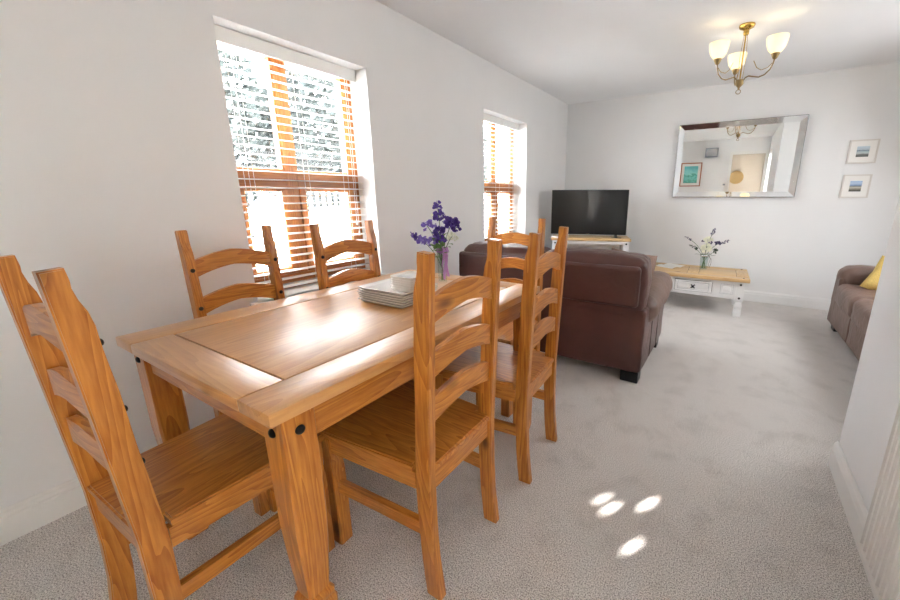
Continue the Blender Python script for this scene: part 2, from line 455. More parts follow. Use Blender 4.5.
# ------------------------------------------------------------------ room shell
H, D = 2.40, 5.216
XR, XS, YB, YS = 3.95, 2.625, -0.85, 2.07     # right wall, partition face, rear wall, end of partition
WIN = [(0.9818, 1.8216), (3.1554, 4.0255)]
WZ0, WZ1 = 0.665, 1.988

struct('floor', B((-0.3, XR + .15, YB - .15, D + .15, -0.1, 0)), 'carpet', 'speckled pale beige fitted carpet with tread marks', 'carpet')
struct('ceiling', B((-0.3, XR + .15, YB - .15, D + .15, H, H + .12)), 'ceiling', 'plain white ceiling', 'ceiling')
T = 0.30
ys = [YB - .15, WIN[0][0], WIN[0][1], WIN[1][0], WIN[1][1], D]
boxes = []
for i in range(5):
    if i in (1, 3):
        boxes += [(-T, 0, ys[i], ys[i + 1], 0, WZ0 - .03), (-T, 0, ys[i], ys[i + 1], WZ1, H)]
    else:
        boxes.append((-T, 0, ys[i], ys[i + 1], 0, H))
struct('wall_left', B(*boxes), 'wall', 'white painted wall on the left with two deep window recesses', 'wall')
struct('wall_far', B((-T, XR + .15, D, D + .15, 0, H)), 'wall', 'white painted end wall behind mirror and coffee table', 'wall')
W3 = (2.45, 4.85, 0.95, 2.0)
struct('wall_right', B((XR, XR + .15, YS - .15, W3[0], 0, H), (XR, XR + .15, W3[1], D, 0, H), (XR, XR + .15, W3[0], W3[1], 0, W3[2]), (XR, XR + .15, W3[0], W3[1], W3[3], H)),
       'wall', 'white painted side wall behind the far brown sofa', 'wall')
DY0, DY1 = -0.78, 0.08
struct('wall_partition', B((XS, XS + .13, DY1, YS, 0, H), (XS, XS + .13, YB, DY0, 0, H), (XS, XS + .13, DY0, DY1, 2.05, H), (XS + .13, XR, YS - .13, YS, 0, H)),
       'wall', 'white wall end jutting in at the right edge with radiator', 'wall')
struct('wall_back', B((0, 1.90, YB - .15, YB, 0, H), (2.56, XS + .13, YB - .15, YB, 0, H), (1.90, 2.56, YB - .15, YB, 2.03, H)), 'wall', 'white wall seen in the mirror with a door', 'wall')

def skirting(name, axis, at, a0, a1, sign, label, mat='gloss'):
    h = 0.125
    prof = [(0, 0), (0.016, 0), (0.016, 0.086), (0.012, 0.094), (0.014, 0.100), (0.011, 0.112), (0.006, 0.117), (0.0045, 0.121), (0.003, h), (0, h)]
    bm = bmesh.new()
    bm_prism(bm, [(at + sign * u, v) for u, v in prof], axis, a0, a1)
    return struct(name, bm, mat, label, 'skirting')
skirting('baseboard_left', 'Y', 0.0, YB, D, 1, 'white moulded skirting board along the window wall')
skirting('baseboard_far', 'X', D, 0.0, XR, -1, 'white skirting board along the end wall behind coffee table', 'wall')
skirting('baseboard_partition', 'Y', XS, DY1 + .06, YS + .016, -1, 'white moulded skirting at the foot of the right wall end')
skirting('baseboard_right', 'Y', XR, YS, D, -1, 'white skirting board behind the far sofa')

# ---- rear door (only seen in the mirror)
d1 = struct_empty('door_1', 'plain beige door in white frame reflected in mirror', 'door', (2.23, YB, 0))
obj('door_frame', B((-.33 - .06, -.33, -.02, .025, 0, 2.03), (.33, .33 + .06, -.02, .025, 0, 2.03), (-.39, .39, -.02, .025, 2.03, 2.10)), 'gloss', d1)
obj('door_leaf', B((-.33, .33, -.06, -.02, 0.006, 2.03), bev=.002), 'beige_door', d1)
bm = bmesh.new(); bm_tube(bm, [(-.27, -.02, 1.02), (-.27, .03, 1.02), (-.15, .035, 1.02)], .008); obj('handle', bm, 'silver', d1, 60)
# unseen glazed door, added to let light into the dining end
d2 = struct_empty('added_door', 'white framed glazed door, added out of view to let in light', 'door', (XS + .05, (DY0 + DY1) / 2, 0))
hw = (DY1 - DY0) / 2
obj('door_frame', B((-.03, .03, -hw, -hw + .08, 0, 2.05), (-.03, .03, hw - .08, hw, 0, 2.05), (-.03, .03, -hw + .08, hw - .08, 1.97, 2.05), (-.03, .03, -hw + .08, hw - .08, 0, .12)), 'gloss', d2)
obj('pane', B((-.004, .004, -hw + .08, hw - .08, .12, 1.97)), 'glass', d2)
rb0 = thing('added_roller_blind', 'translucent roller blind added over the unseen glazed door', 'blind', (XS - .004, (DY0 + DY1) / 2, 0))  # added with the unseen door, tones down the light coming through
obj('blind_cloth', B((-.001, .001, -hw + .0, hw - .0, .03, 2.08)), trans_mat('thin_blind_cloth', srgb(226, 223, 218), 0.46), rb0)
obj('bottom_bar', B((-.005, .003, -hw, hw, .012, .03), bev=.001), 'gloss', rb0)

# ---- unseen side window and blind, added to light the living end
w3 = struct_empty('window_3', 'unseen side window above the far sofa, added for light', 'window', (XR + .09, 0, 0))
y0, y1, z0, z1 = W3
obj('window_frame', B((-.03, .03, y0, y0 + .06, z0, z1), (-.03, .03, y1 - .06, y1, z0, z1), (-.03, .03, y0 + .06, y1 - .06, z0, z0 + .06), (-.03, .03, y0 + .06, y1 - .06, z1 - .06, z1)), OAK['Z'], w3)
obj('pane', B((-.004, .004, y0 + .06, y1 - .06, z0 + .06, z1 - .06)), 'glass', w3)
# added roller blind, gaps placed so the sun throws spots on the carpet
spots = [((1.775, 1.335), .042), ((1.818, 1.301), .046), ((1.940, 1.398), .052), ((1.931, 1.173), .044)]
XB = XR - .012
holes = []
for (sx, sy), r in spots:
    t = (XB - sx) / 1.0
    holes.append((sy + 1.5 * t, 0.80 * t, r))
bl = thing('added_roller_blind', 'added roller blind over the side window, gaps cut for sun spots', 'blind', (XB, 0, 0))
ycut = sorted({y0 - .04, y1 + .04} | {h[0] - h[2] * .5 for h in holes} | {h[0] + h[2] * .5 for h in holes})
zcut = sorted({z0 - .05, z1 + .03} | {h[1] - h[2] * .33 for h in holes} | {h[1] + h[2] * .33 for h in holes})
bm = bmesh.new()
for i in range(len(ycut) - 1):
    for j in range(len(zcut) - 1):
        cy, cz = (ycut[i] + ycut[i + 1]) / 2, (zcut[j] + zcut[j + 1]) / 2
        if any(abs(cy - h[0]) < h[2] * .5 and abs(cz - h[1]) < h[2] * .33 for h in holes): continue
        bm_box(bm, -.001, .001, ycut[i], ycut[i + 1], zcut[j], zcut[j + 1])
blind_m = plain('blind_cloth', srgb(226, 220, 208), 0.9)
obj('blind_cloth', bm, blind_m, bl)
obj('bottom_bar', B((-.006, .006, y0 - .04, y1 + .04, z0 - .07, z0 - .05), bev=.002), 'gloss', bl)

# ------------------------------------------------------------------ left windows with venetian blinds
def make_window(n, ya, yb, look):
    yc, hw = (ya + yb) / 2, (yb - ya) / 2
    w = struct_empty('window_%d' % n, look, 'window', (0, yc, 0))
    za, zb, zt = .695, WZ1, 1.305
    xf0, xf1 = -.23, -.165
    obj('window_frame', B((xf0, xf1, -hw, -hw + .055, za, zb), (xf0, xf1, hw - .055, hw, za, zb)), OAK['Z'], w)
    obj('window_frame', B((xf0, xf1, -hw + .055, hw - .055, zb - .055, zb), (xf0, xf1, -hw + .055, hw - .055, za, za + .05)), OAK['Y'], w)
    mc = (1.3515 - 1.4017) if n == 1 else (3.60 - 3.59)
    obj('mullion', B((xf0, xf1, mc - .033, mc + .033, za + .05, zb - .055), bev=.004), OAK['Z'], w)
    for a, b in ((-hw + .055, mc - .033), (mc + .033, hw - .055)):
        obj('transom', B((xf0, xf1, a, b, zt - .05, zt + .05), bev=.004), OAK['Y'], w)
    for a, b in ((-hw + .055, mc - .033), (mc + .033, hw - .055)):
        for c, d, sw in ((za + .05, zt - .05, .042), (zt + .05, zb - .055, .012)):
            if sw > .02:
                s = obj('sash', B((xf0 + .01, xf1 + .008, a + .003, a + sw, c + .003, d - .003), (xf0 + .01, xf1 + .008, b - sw, b - .003, c + .003, d - .003), bev=.003), OAK['Z'], w)
                obj('sash_rail', B((xf0 + .01, xf1 + .008, a + sw, b - sw, c + .003, c + sw), (xf0 + .01, xf1 + .008, a + sw, b - sw, d - sw * .6, d - .003), bev=.003), OAK['Y'], w)
                obj('pane', B((-.202, -.196, a + sw, b - sw, c + sw, d - sw * .6)), 'glass', w)
            else:
                obj('bead', B((xf0 + .01, xf1 - .01, a, a + sw, c, d), (xf0 + .01, xf1 - .01, b - sw, b, c, d)), OAK['Z'], w)
                obj('pane', B((-.202, -.196, a + sw, b - sw, c, d)), 'glass', w)
    bm = bmesh.new()
    bm_box(bm, xf1 - .005, .055, -hw, hw, WZ0 - .03, WZ0)
    bm_box(bm, 0.0, .055, -hw - .045, hw + .045, WZ0 - .03, WZ0, bev=.008)
    obj('window_sill', bm, 'gloss', w)
    obj('sub_sill', B((xf0, xf1 + .02, -hw, hw, WZ0, za)), OAK['Y'], w)
    return w
make_window(1, *WIN[0], 'golden oak framed window nearest the camera, behind the dining table')
make_window(2, *WIN[1], 'golden oak framed window in the recess beside the television')

def make_blind(ya, yb, label):
    yc, hw = (ya + yb) / 2, (yb - ya) / 2 - .006
    t = thing('venetian_blind', label, 'blind', (-.128, yc, 0), group='white venetian blinds')
    obj('headrail', B((-.02, .022, -hw, hw, 1.93, 1.984)), 'plastic', t)
    obj('valance', B((.024, .032, -hw, hw, 1.918, 1.986), bev=.002), 'plastic', t)
    zs = [1.895 - i * .0432 for i in range(28)]
    bm = bmesh.new()
    pr = [(-.0225, 0), (-.011, .0028), (.011, .0028), (.0225, 0), (.0225, .0026), (.011, .0054), (-.011, .0054), (-.0225, .0026)]
    bm_prism(bm, pr, 'Y', -hw, hw)
    s0 = obj('slat', bm, 'slat', t); s0.location = (0, 0, zs[0]); s0.rotation_euler = (0, math.radians(4), 0)
    for z in zs[1:]:
        s = s0.copy(); COL.objects.link(s); s.parent = t; s.location = (0, 0, z)
    obj('bottom_rail', B((-.022, .022, -hw, hw, zs[-1] - .05, zs[-1] - .032), bev=.003), 'plastic', t)
    for yy in (-hw + .12, 0.02, hw - .12):
        for xx in (-.024, .024):
            bm = bmesh.new(); bm_tube(bm, [(xx, yy, 1.93), (xx, yy, zs[-1] - .04)], .0012, 5); obj('ladder_cord', bm, 'cord', t)
    for k, (yy, zl) in enumerate(((-hw + .07, 1.02), (hw - .07, .98), (hw - .085, 1.05))):
        bm = bmesh.new(); bm_tube(bm, [(.028, yy, 1.92), (.028, yy, zl)], .0014, 5)
        bm_lathe(bm, [(.002, 0), (.006, -.02), (.006, -.035), (.001, -.04)], 10, (.028, yy, zl)); obj('pull_cord', bm, 'cord', t, 50)
    return t
make_blind(*WIN[0], 'white venetian blind hanging in the window behind the dining table')
make_blind(*WIN[1], 'white venetian blind hanging in the narrow window beside the television')

# ------------------------------------------------------------------ dining table
TX0, TX1, TY0, TY1, TZ = 0.4636, 1.3308, 0.3338, 1.6466, 0.775
def dining_table():
    cx, cy = .8972, .9902
    t = thing('dining_table', 'honey pine dining table with framed plank top and turned legs', 'table', (cx, cy, 0), 0.0115)
    hx, hy = (TX1 - TX0) / 2, (TY1 - TY0) / 2
    sb, eb, g, th = .126, .105, .0015, .032
    for s in (-1, 1):
        x0, x1 = sorted((s * hx, s * (hx - sb)))
        obj('side_board', B((x0, x1, -hy, hy, TZ - th, TZ), bev=.004), TOPW['Y'], t, 40)
        y0, y1 = sorted((s * hy, s * (hy - eb)))
        obj('end_board', B((-hx + sb + g, hx - sb - g, y0, y1, TZ - th, TZ), bev=.003), TOPW['X'], t, 40)
    iy = hy - eb - .005; ix = hx - sb - .005
    obj('top_panel', B((-ix, ix, -iy, iy, TZ - .028, TZ - .0008), bev=.002), TOPW['Y'], t, 40)
    obj('groove', B((-ix - .005, ix + .005, -iy - .005, iy + .005, TZ - .03, TZ - .006)), 'dark_gap', t)
    lw = .078; inx, iny = .016, .029
    lx, ly = hx - inx - lw / 2, hy - iny - lw / 2
    for s in (-1, 1):
        obj('apron', B((s * (lx + .012) - .012, s * (lx + .012) + .012, -ly + lw / 2, ly - lw / 2, TZ - th - .088, TZ - th)), PINE['Y'], t)
        obj('apron', B((-lx + lw / 2, lx - lw / 2, s * (ly + .012) - .012, s * (ly + .012) + .012, TZ - th - .088, TZ - th)), PINE['X'], t)
    prof = [(.0, .033), (.03, .038), (.10, .039), (.175, .040), (.185, .040), (.197, .035), (.205, .037), (.214, .036), (.226, .028), (.25, .0295), (.30, .033), (.38, .0375), (.45, .040), (.60, .039), (TZ - th, .039)]
    for sx in (-1, 1):
        for sy in (-1, 1):
            bm = bmesh.new(); rings = []
            for z, h in prof:
                c = h * (.16 if z < .60 else .04)
                pts = [(h - c, -h), (h, -h + c), (h, h - c), (h - c, h), (-h + c, h), (-h, h - c), (-h, -h + c), (-h + c, -h)]
                rings.append([bm.verts.new((sx * lx + a, sy * ly + b, z)) for a, b in pts])
            for i in range(len(rings) - 1):
                for k in range(8): bm.faces.new((rings[i][k], rings[i][(k + 1) % 8], rings[i + 1][(k + 1) % 8], rings[i + 1][k]))
            bm.faces.new(rings[0][::-1]); bm.faces.new(rings[-1])
            lg = obj('leg', bm, PINE['Z'], t, 35)
            for ax in (0, 1):
                bm = bmesh.new()
                q = Vector((sx, 0, 0)) if ax == 0 else Vector((0, sy, 0))
                rot = q.to_track_quat('Z', 'X').to_matrix()
                bm_lathe(bm, [(.0115, 0), (.0108, .003), (.008, .006), (.004, .0075), (.0005, .008)], 16, Vector((sx * lx, sy * ly, TZ - th - .044)) + q * .039 + (Vector((0, 0, 0))), mtx=rot)
                obj('stud', bm, 'stud', lg, 60)
    return t
dining_table()

# ------------------------------------------------------------------ dining chairs (local: faces +Y)
def post_edges():
    back = [(0, -.247), (.06, -.240), (.14, -.231), (.26, -.226), (.43, -.226), (.67, -.2375), (.86, -.2465), (.96, -.2517), (1.03, -.2555), (1.072, -.258)]
    front = [(1.075, -.2225), (1.05, -.2195), (1.035, -.2200), (1.01, -.2150), (.985, -.2065), (.955, -.2015), (.90, -.1995), (.80, -.192), (.67, -.187), (.50, -.177), (.43, -.173), (.38, -.172), (.26, -.175), (.14, -.180), (.06, -.187), (0, -.194)]
    return back, front
def yb_at(z):
    b = post_edges()[0]
    for (z0, y0), (z1, y1) in zip(b, b[1:]):
        if z0 <= z <= z1: return y0 + (y1 - y0) * (z - z0) / (z1 - z0)
    return b[-1][1]
def make_chair(label, group):
    t = thing('dining_chair', label, 'chair', group=group)
    back, front = post_edges()
    outline = [(y, z) for z, y in back] + [(y, z) for z, y in front]
    pw, hb, hf = .031, .179, .212
    for s in (-1, 1):
        bm = bmesh.new(); x0, x1 = sorted((s * hb, s * (hb - pw)))
        bm_prism(bm, outline, 'X', x0, x1, bev=.003)
        post = obj('back_post', bm, PINE['Z'], t, 40)
        for z in (.915, .758, .622):
            bm = bmesh.new()
            yf = -.2005 if z > .85 else (-.191 if z > .7 else -.185)
            bm_lathe(bm, [(.0085, -.002), (.0085, .002), (.007, .005), (.004, .0068), (.0005, .0074)], 14, (s * (hb - pw / 2), yf, z), mtx=Matrix.Rotation(-PI / 2, 3, 'X'))
            obj('stud', bm, 'stud', post, 60)
        # front leg
        bm = bmesh.new(); x0, x1 = sorted((s * (hf - .006), s * (hf - .056)))
        ol = [(.178, 0), (.227, 0), (.227, .20), (.229, .27), (.227, .31), (.222, .345), (.226, .37), (.226, .430), (.178, .430), (.178, .37), (.184, .33), (.178, .29)]
        bm_prism(bm, ol, 'X', x0, x1, bev=.003)
        obj('front_leg', bm, PINE['Z'], t, 40)
        # side stretcher (front to back)
        bm = bmesh.new()
        xa, xb = s * (hb - pw / 2), s * (hf - .031)
        w = .011
        vs = []
        for (xx, yy) in ((xa, -.178), (xb, .180)):
            vs.append([bm.verts.new((xx + a * w, yy, .235 + b * .021)) for a, b in ((-1, -1), (1, -1), (1, 1), (-1, 1))])
        for k in range(4): bm.faces.new((vs[0][k], vs[0][(k + 1) % 4], vs[1][(k + 1) % 4], vs[1][k]))
        bm.faces.new(vs[0][::-1]); bm.faces.new(vs[1]); bmesh.ops.recalc_face_normals(bm, faces=bm.faces[:])
        obj('stretcher', bm, PINE['Y'], t)
        # side rail under seat
        bm = bmesh.new(); vs = []
        for (xx, yy) in ((s * (hb - pw / 2 + .004), -.172), (s * (hf - .022), .18)):
            vs.append([bm.verts.new((xx + a * .011, yy, b)) for a, b in ((-1, .376), (1, .376), (1, .431), (-1, .431))])
        for k in range(4): bm.faces.new((vs[0][k], vs[0][(k + 1) % 4], vs[1][(k + 1) % 4], vs[1][k]))
        bm.faces.new(vs[0][::-1]); bm.faces.new(vs[1]); bmesh.ops.recalc_face_normals(bm, faces=bm.faces[:])
        obj('side_rail', bm, PINE['Y'], t)
    obj('front_rail', B((-hf + .056, hf - .056, .196, .222, .376, .431)), PINE['X'], t)
    obj('rear_rail', B((-hb + pw, hb - pw, -.214, -.19, .368, .431)), PINE['X'], t)
    # seat of solid board, wider in front, notched round the posts
    bm = bmesh.new()
    bw = hb - pw - .001
    ol = [(-bw, -.222), (bw, -.222), (bw, -.166), (hb + .004, -.166), (hf + .003, .231), (-hf - .003, .231), (-hb - .004, -.166), (-bw, -.166)]
    bm_prism(bm, ol, 'Z', .431, .456, bev=.005)
    obj('seat', bm, PINE['Y'], t, 40)
    # arched ladder-back slats
    for zc in (.915, .758, .622):
        bm = bmesh.new(); n = 14; h = .034; w = hb - pw + .004
        top, bot = [], []
        for i in range(n + 1):
            u = -1 + 2 * i / n
            arch = .028 * (1 - u * u) + .006 * (1 - abs(u)) ** 2
            top.append((u * w, zc + h + arch)); bot.append((u * w, zc - h + arch * 1.05))
        A, Bv = [], []
        for pts, off in ((top + bot[::-1], 0.014), (top + bot[::-1], 0.033)):
            ring = []
            for x, z in pts:
                bow = -.010 * (1 - (x / w) ** 2)
                ring.append(bm.verts.new((x, yb_at(zc) + off + bow, z)))
            A.append(ring)
        m = len(A[0])
        half = n + 1
        for ring in A:
            for i in range(n): bm.faces.new((ring[i], ring[i + 1], ring[m - 2 - i], ring[m - 1 - i]))
        for k in range(m): bm.faces.new((A[0][k], A[0][(k + 1) % m], A[1][(k + 1) % m], A[1][k]))
        bmesh.ops.recalc_face_normals(bm, faces=bm.faces[:])
        obj('slat', bm, PINE['X'], t, 50)
    return t
GRP = 'pine ladder-back chairs at the dining table'
c0 = make_chair('pine ladder-back chair at the near end of the table, closest to the camera', GRP)
c0.location = (.840, .387, 0); c0.rotation_euler = (0, 0, .0465)
dup(c0, (1.2225, .8463, 0), 1.5863, 'pine ladder-back chair on the open carpet side, nearer the camera', GRP)
dup(c0, (1.2295, 1.4083, 0), 1.6297, 'pine ladder-back chair on the open carpet side, nearer the brown sofa', GRP)
dup(c0, (.470, .797, 0), -PI / 2, 'pine ladder-back chair on the window side, nearer the camera, against bare wall', GRP)
dup(c0, (.60, 1.282, 0), -PI / 2, 'pine ladder-back chair standing right in front of the window blind', GRP)
dup(c0, (.935, 1.865, 0), PI, 'pine ladder-back chair at the far table end, its back to the brown sofa', GRP).scale = (1.08, 1, 1)

# ------------------------------------------------------------------ plates on the table
ORD = ['topmost', 'second from the top', 'third from the top', 'fourth from the top', 'fifth from the top', 'bottom one']
def make_plate(name, w, h, label, cat, group):
    bm = bmesh.new()
    rings = []
    def ring(hw, z, c):
        pts = []
        for sx, sy in ((1, -1), (1, 1), (-1, 1), (-1, -1)):
            for k in range(4):
                a0 = math.atan2(sy, sx) - PI / 4 + PI / 2 * k / 3
                pts.append((sx * (hw - c) + c * math.cos(a0), sy * (hw - c) + c * math.sin(a0), z))
        return [bm.verts.new(p) for p in pts]
    hw = w / 2
    for a, z, c in ((hw * .88, 0, .012), (hw * .985, h * .75, .010), (hw, h, .010), (hw * .985, h * 1.05, .009), (hw * .95, h * .92, .009), (hw * .80, h * .62, .012)):
        rings.append(ring(a, z, c))
    m = len(rings[0])
    for i in range(len(rings) - 1):
        for k in range(m): bm.faces.new((rings[i][k], rings[i][(k + 1) % m], rings[i + 1][(k + 1) % m], rings[i + 1][k]))
    bm.faces.new(rings[0][::-1]); bm.faces.new(rings[-1])
    o = obj(name, bm, 'ceramic', None, 45)
    return tag(o, label, cat, group)
big0 = make_plate('dinner_plate', .263, .0135, '', 'plate', 'large square plates')
PX, PY = .9115, 1.112
for i in range(6):
    o = big0 if i == 0 else big0.copy()
    if i: COL.objects.link(o)
    o.location = (PX + .002 * math.sin(i * 2.1), PY + .002 * math.cos(i * 1.7), TZ + .0004 + (5 - i) * .0100)
    o.rotation_euler = (0, 0, math.radians(1 + .5 * math.sin(i)))
    o.scale = (1, .82, 1)
    o['label'] = 'large white square plate, %s of the wide stack' % ORD[i]
sm0 = make_plate('side_plate', .120, .0120, '', 'plate', 'small square plates')
for i in range(6):
    o = sm0 if i == 0 else sm0.copy()
    if i: COL.objects.link(o)
    o.location = (PX + .078 + .0015 * math.sin(i * 1.3), PY - .004 + .0015 * math.cos(i * 2.2), TZ + .0090 + 5 * .0100 + (5 - i) * .0094)
    o.rotation_euler = (0, 0, math.radians(2 + .6 * math.cos(i * 2)))
    o['label'] = 'small white square plate, %s of the small stack' % ORD[i]

# ------------------------------------------------------------------ flowers
def petals(bm, c, r, n, seed, size, flat=0.6):
    rnd = random.Random(seed); c = Vector(c)
    r *= .85; size *= .8; n = int(n * .75)
    for i in range(n):
        d = Vector((rnd.gauss(0, 1), rnd.gauss(0, 1), rnd.gauss(0, 1) * flat + .25)).normalized()
        a = d.orthogonal().normalized(); a.rotate(Matrix.Rotation(rnd.uniform(0, 6.3), 3, d)); b = d.cross(a)
        s = size * rnd.uniform(.7, 1.25); p = c + d * r * rnd.uniform(.25, .8)
        tip = p + d * s
        v = [bm.verts.new(q) for q in (p, p + d * s * .55 + a * s * .5 + b * s * .12, tip + a * s * .22 - b * s * .1, tip - a * s * .22 + b * s * .1, p + d * s * .55 - a * s * .5 - b * s * .12)]
        bm.faces.new(v)

def spike(bm, p0, p1, r, n, seed, size):
    rnd = random.Random(seed); p0, p1 = Vector(p0), Vector(p1)
    for i in range(n):
        u = i / (n - 1); petals(bm, p0.lerp(p1, u), r * (1 - .55 * u), 7, seed * 31 + i, size * (1 - .4 * u))

def leaf(bm, p, d, l, w):
    p, d = Vector(p), Vector(d).normalized(); a = d.cross(Vector((0, 0, 1)))
    a = a.normalized() if a.length > .01 else Vector((1, 0, 0)); nrm = a.cross(d)
    prev = None
    for u, ww in ((0, .1), (.25, .8), (.55, 1), (.8, .6), (1, .04)):
        c = p + d * l * u - nrm * (0) + Vector((0, 0, -l * .25 * u * u))
        row = [bm.verts.new(c + a * w * ww), bm.verts.new(c - nrm * w * .15), bm.verts.new(c - a * w * ww)]
        if prev:
            bm.faces.new((prev[0], prev[1], row[1], row[0])); bm.faces.new((prev[1], prev[2], row[2], row[1]))
        prev = row

def flower_stem(label, group, foot, tip, heads, leaves, lmat='green', bend=.02, rad=.0017):
    """heads: list of (offset from tip, radius, petals, material, size[, spike vector]); leaves: list of (u, dir, length, width)"""
    foot, tip = Vector(foot), Vector(tip)
    t = thing('flower_stem', label, 'flower', foot, 0, group)
    mid = Vector((0, 0, (tip - foot).z * .55)) + (tip - foot) * .12
    pts = []
    for i in range(9):
        u = i / 8; pts.append(((1 - u) ** 2) * Vector((0, 0, 0)) + 2 * u * (1 - u) * mid + u * u * (tip - foot))
    bm = bmesh.new(); bm_tube(bm, pts, rad, 6); obj('stem', bm, 'stem', t, 60)
    for k, hd in enumerate(heads):
        off, r, n, m, size = hd[:5]
        bm = bmesh.new()
        c = (tip - foot) + Vector(off)
        if len(hd) > 5: spike(bm, c, c + Vector(hd[5]), r, n, k + int(1000 * abs(tip.x)), size)
        else: petals(bm, c, r, n, k + int(1000 * abs(tip.x)) + int(777 * tip.z), size)
        obj('blossom', bm, m, t)
    for u, d, l, w in leaves:
        i = int(u * 8); bm = bmesh.new(); leaf(bm, pts[i], d, l, w); obj('leaf', bm, lmat, t, 60)
    return t

def make_vase(loc, h, r0, r1, label, water):
    v = thing('glass_vase', label, 'vase', loc)
    bm = bmesh.new(); t = .0025
    bm_lathe(bm, [(r0 * .9, 0), (r0, .004), (r0, .02), (r1, h), (r1 - t, h), (r0 - t, .02), (r0 - t, .012), (.0005, .011)], 24, cap=False)
    bm.faces.new([bm.verts[i] for i in range(0)]) if False else None
    obj('vase_body', bm, 'vase', v, 60)
    return v
# --- vase on dining table
VX, VY = .864, 1.462
v1 = make_vase((VX, VY, TZ), .185, .022, .026, 'tall clear glass vase with lilac ribbon on the dining table', .06)
bm = bmesh.new(); bm_lathe(bm, [(.0265, .158), (.028, .165), (.028, .172), (.0265, .178)], 20, cap=False)
rib = obj('ribbon', bm, 'ribbon', v1, 60)
rb = random.Random(3)
for k, (dx, dy, l) in enumerate(((.030, -.012, .15), (.024, -.02, .12), (.036, .0, .135))):
    bm = bmesh.new(); prev = None
    for i in range(10):
        u = i / 9
        c = Vector((dx + .006 * math.sin(u * 5 + k), dy + .004 * math.cos(u * 4), .172 - l * u))
        a = Vector((math.cos(u * 1.5 + k) * .008, math.sin(u * 1.5 + k) * .008, 0))
        row = [bm.verts.new(c + a), bm.verts.new(c - a)]
        if prev: bm.faces.new((prev[0], row[0], row[1], prev[1]))
        prev = row
    obj('ribbon_tail', bm, 'ribbon', rib, 60)
for k, sgn in enumerate((-1, 1)):
    bm = bmesh.new()
    pts = [Vector((.026 + .0, -.012, .168)) + Vector((sgn * .024 * math.sin(a) * (1), -.004 * math.sin(a), .016 * math.sin(2 * a))) for a in [PI * i / 10 for i in range(11)]]
    prev = None
    for p in pts:
        row = [bm.verts.new(p + Vector((0, .006, .004))), bm.verts.new(p - Vector((0, .006, .004)))]
        if prev: bm.faces.new((prev[0], row[0], row[1], prev[1]))
        prev = row
    obj('ribbon_loop', bm, 'ribbon', rib, 60)
G1 = 'artificial flowers in the dining table vase'
zb = TZ + .014
def f1(label, dx, dz, dy, heads, leaves=()):
    flower_stem(label, G1, (VX + .012 * max(-1, min(1, dx * 8)) * -1, VY, zb), (VX + dx, VY + dy, TZ + dz), heads, leaves)
f1('tallest purple flower stem in the dining table vase', -.015, .375, 0, [((0, 0, 0), .016, 34, 'purple', .022), ((.0, .0, .022), .010, 20, 'purple', .016), ((.012, -.005, -.045), .024, 46, 'purple', .026), ((-.022, .0, -.03), .010, 16, 'cream', .018)], [(.55, (-.6, -.2, .7), .07, .012), (.6, (.6, .1, .7), .06, .012)])
f1('big round purple bloom at right of the dining table bouquet', .075, .300, -.01, [((0, 0, 0), .032, 70, 'purple', .030), ((.022, 0, -.012), .022, 36, 'purple', .024)], [(.6, (.7, -.2, .3), .06, .012)])
f1('purple bloom in the middle of the dining table bouquet', .012, .262, -.03, [((0, 0, 0), .026, 54, 'purple', .028), ((.016, -.01, -.04), .020, 40, 'purple', .024), ((-.02, 0, .02), .016, 24, 'lilac', .02)], [(.5, (-.2, -.9, .5), .06, .012), (.55, (.5, -.7, .6), .06, .012)])
f1('lilac flower stem at upper left of the dining table bouquet', -.090, .285, 0, [((0, 0, 0), .018, 34, 'lilac', .024), ((.012, 0, .012), .012, 18, 'lilac', .018)], [(.6, (-.8, 0, .5), .07, .015), (.7, (.2, -.6, .6), .06, .013)])
f1('purple spray leaning far left from the dining table vase', -.125, .205, 0, [((0, 0, 0), .022, 40, 'lilac', .024), ((-.032, 0, .012), .020, 34, 'purple', .022), ((-.062, 0, .028), .013, 22, 'purple', .018), ((.03, 0, -.006), .018, 30, 'lilac', .022)], [(.7, (.0, -.3, -.7), .05, .011)])
f1('lilac bloom low beside the leaves in dining table vase', -.035, .215, -.02, [((0, 0, 0), .022, 40, 'lilac', .024)], [(.6, (-.5, -.6, .2), .06, .014), (.5, (.6, -.6, .4), .06, .014)])
f1('cream flower sprig at right of the dining table bouquet', .085, .245, -.02, [((0, 0, 0), .014, 26, 'cream', .020), ((.018, 0, -.012), .010, 18, 'cream', .018), ((-.014, 0, -.016), .010, 16, 'cream', .016)], [(.6, (.7, -.3, .5), .06, .013), (.75, (.6, -.2, .2), .05, .010)])
f1('leafy green sprig in the heart of the dining table bouquet', .005, .225, -.01, [((0, 0, 0), .012, 14, 'green', .028), ((.01, -.012, -.03), .014, 14, 'green', .028), ((-.012, -.008, -.05), .012, 12, 'green', .026)], [(.6, (.4, -.7, .3), .06, .014), (.7, (-.5, -.5, .3), .05, .013), (.85, (-.8, -.3, .4), .05, .012)])

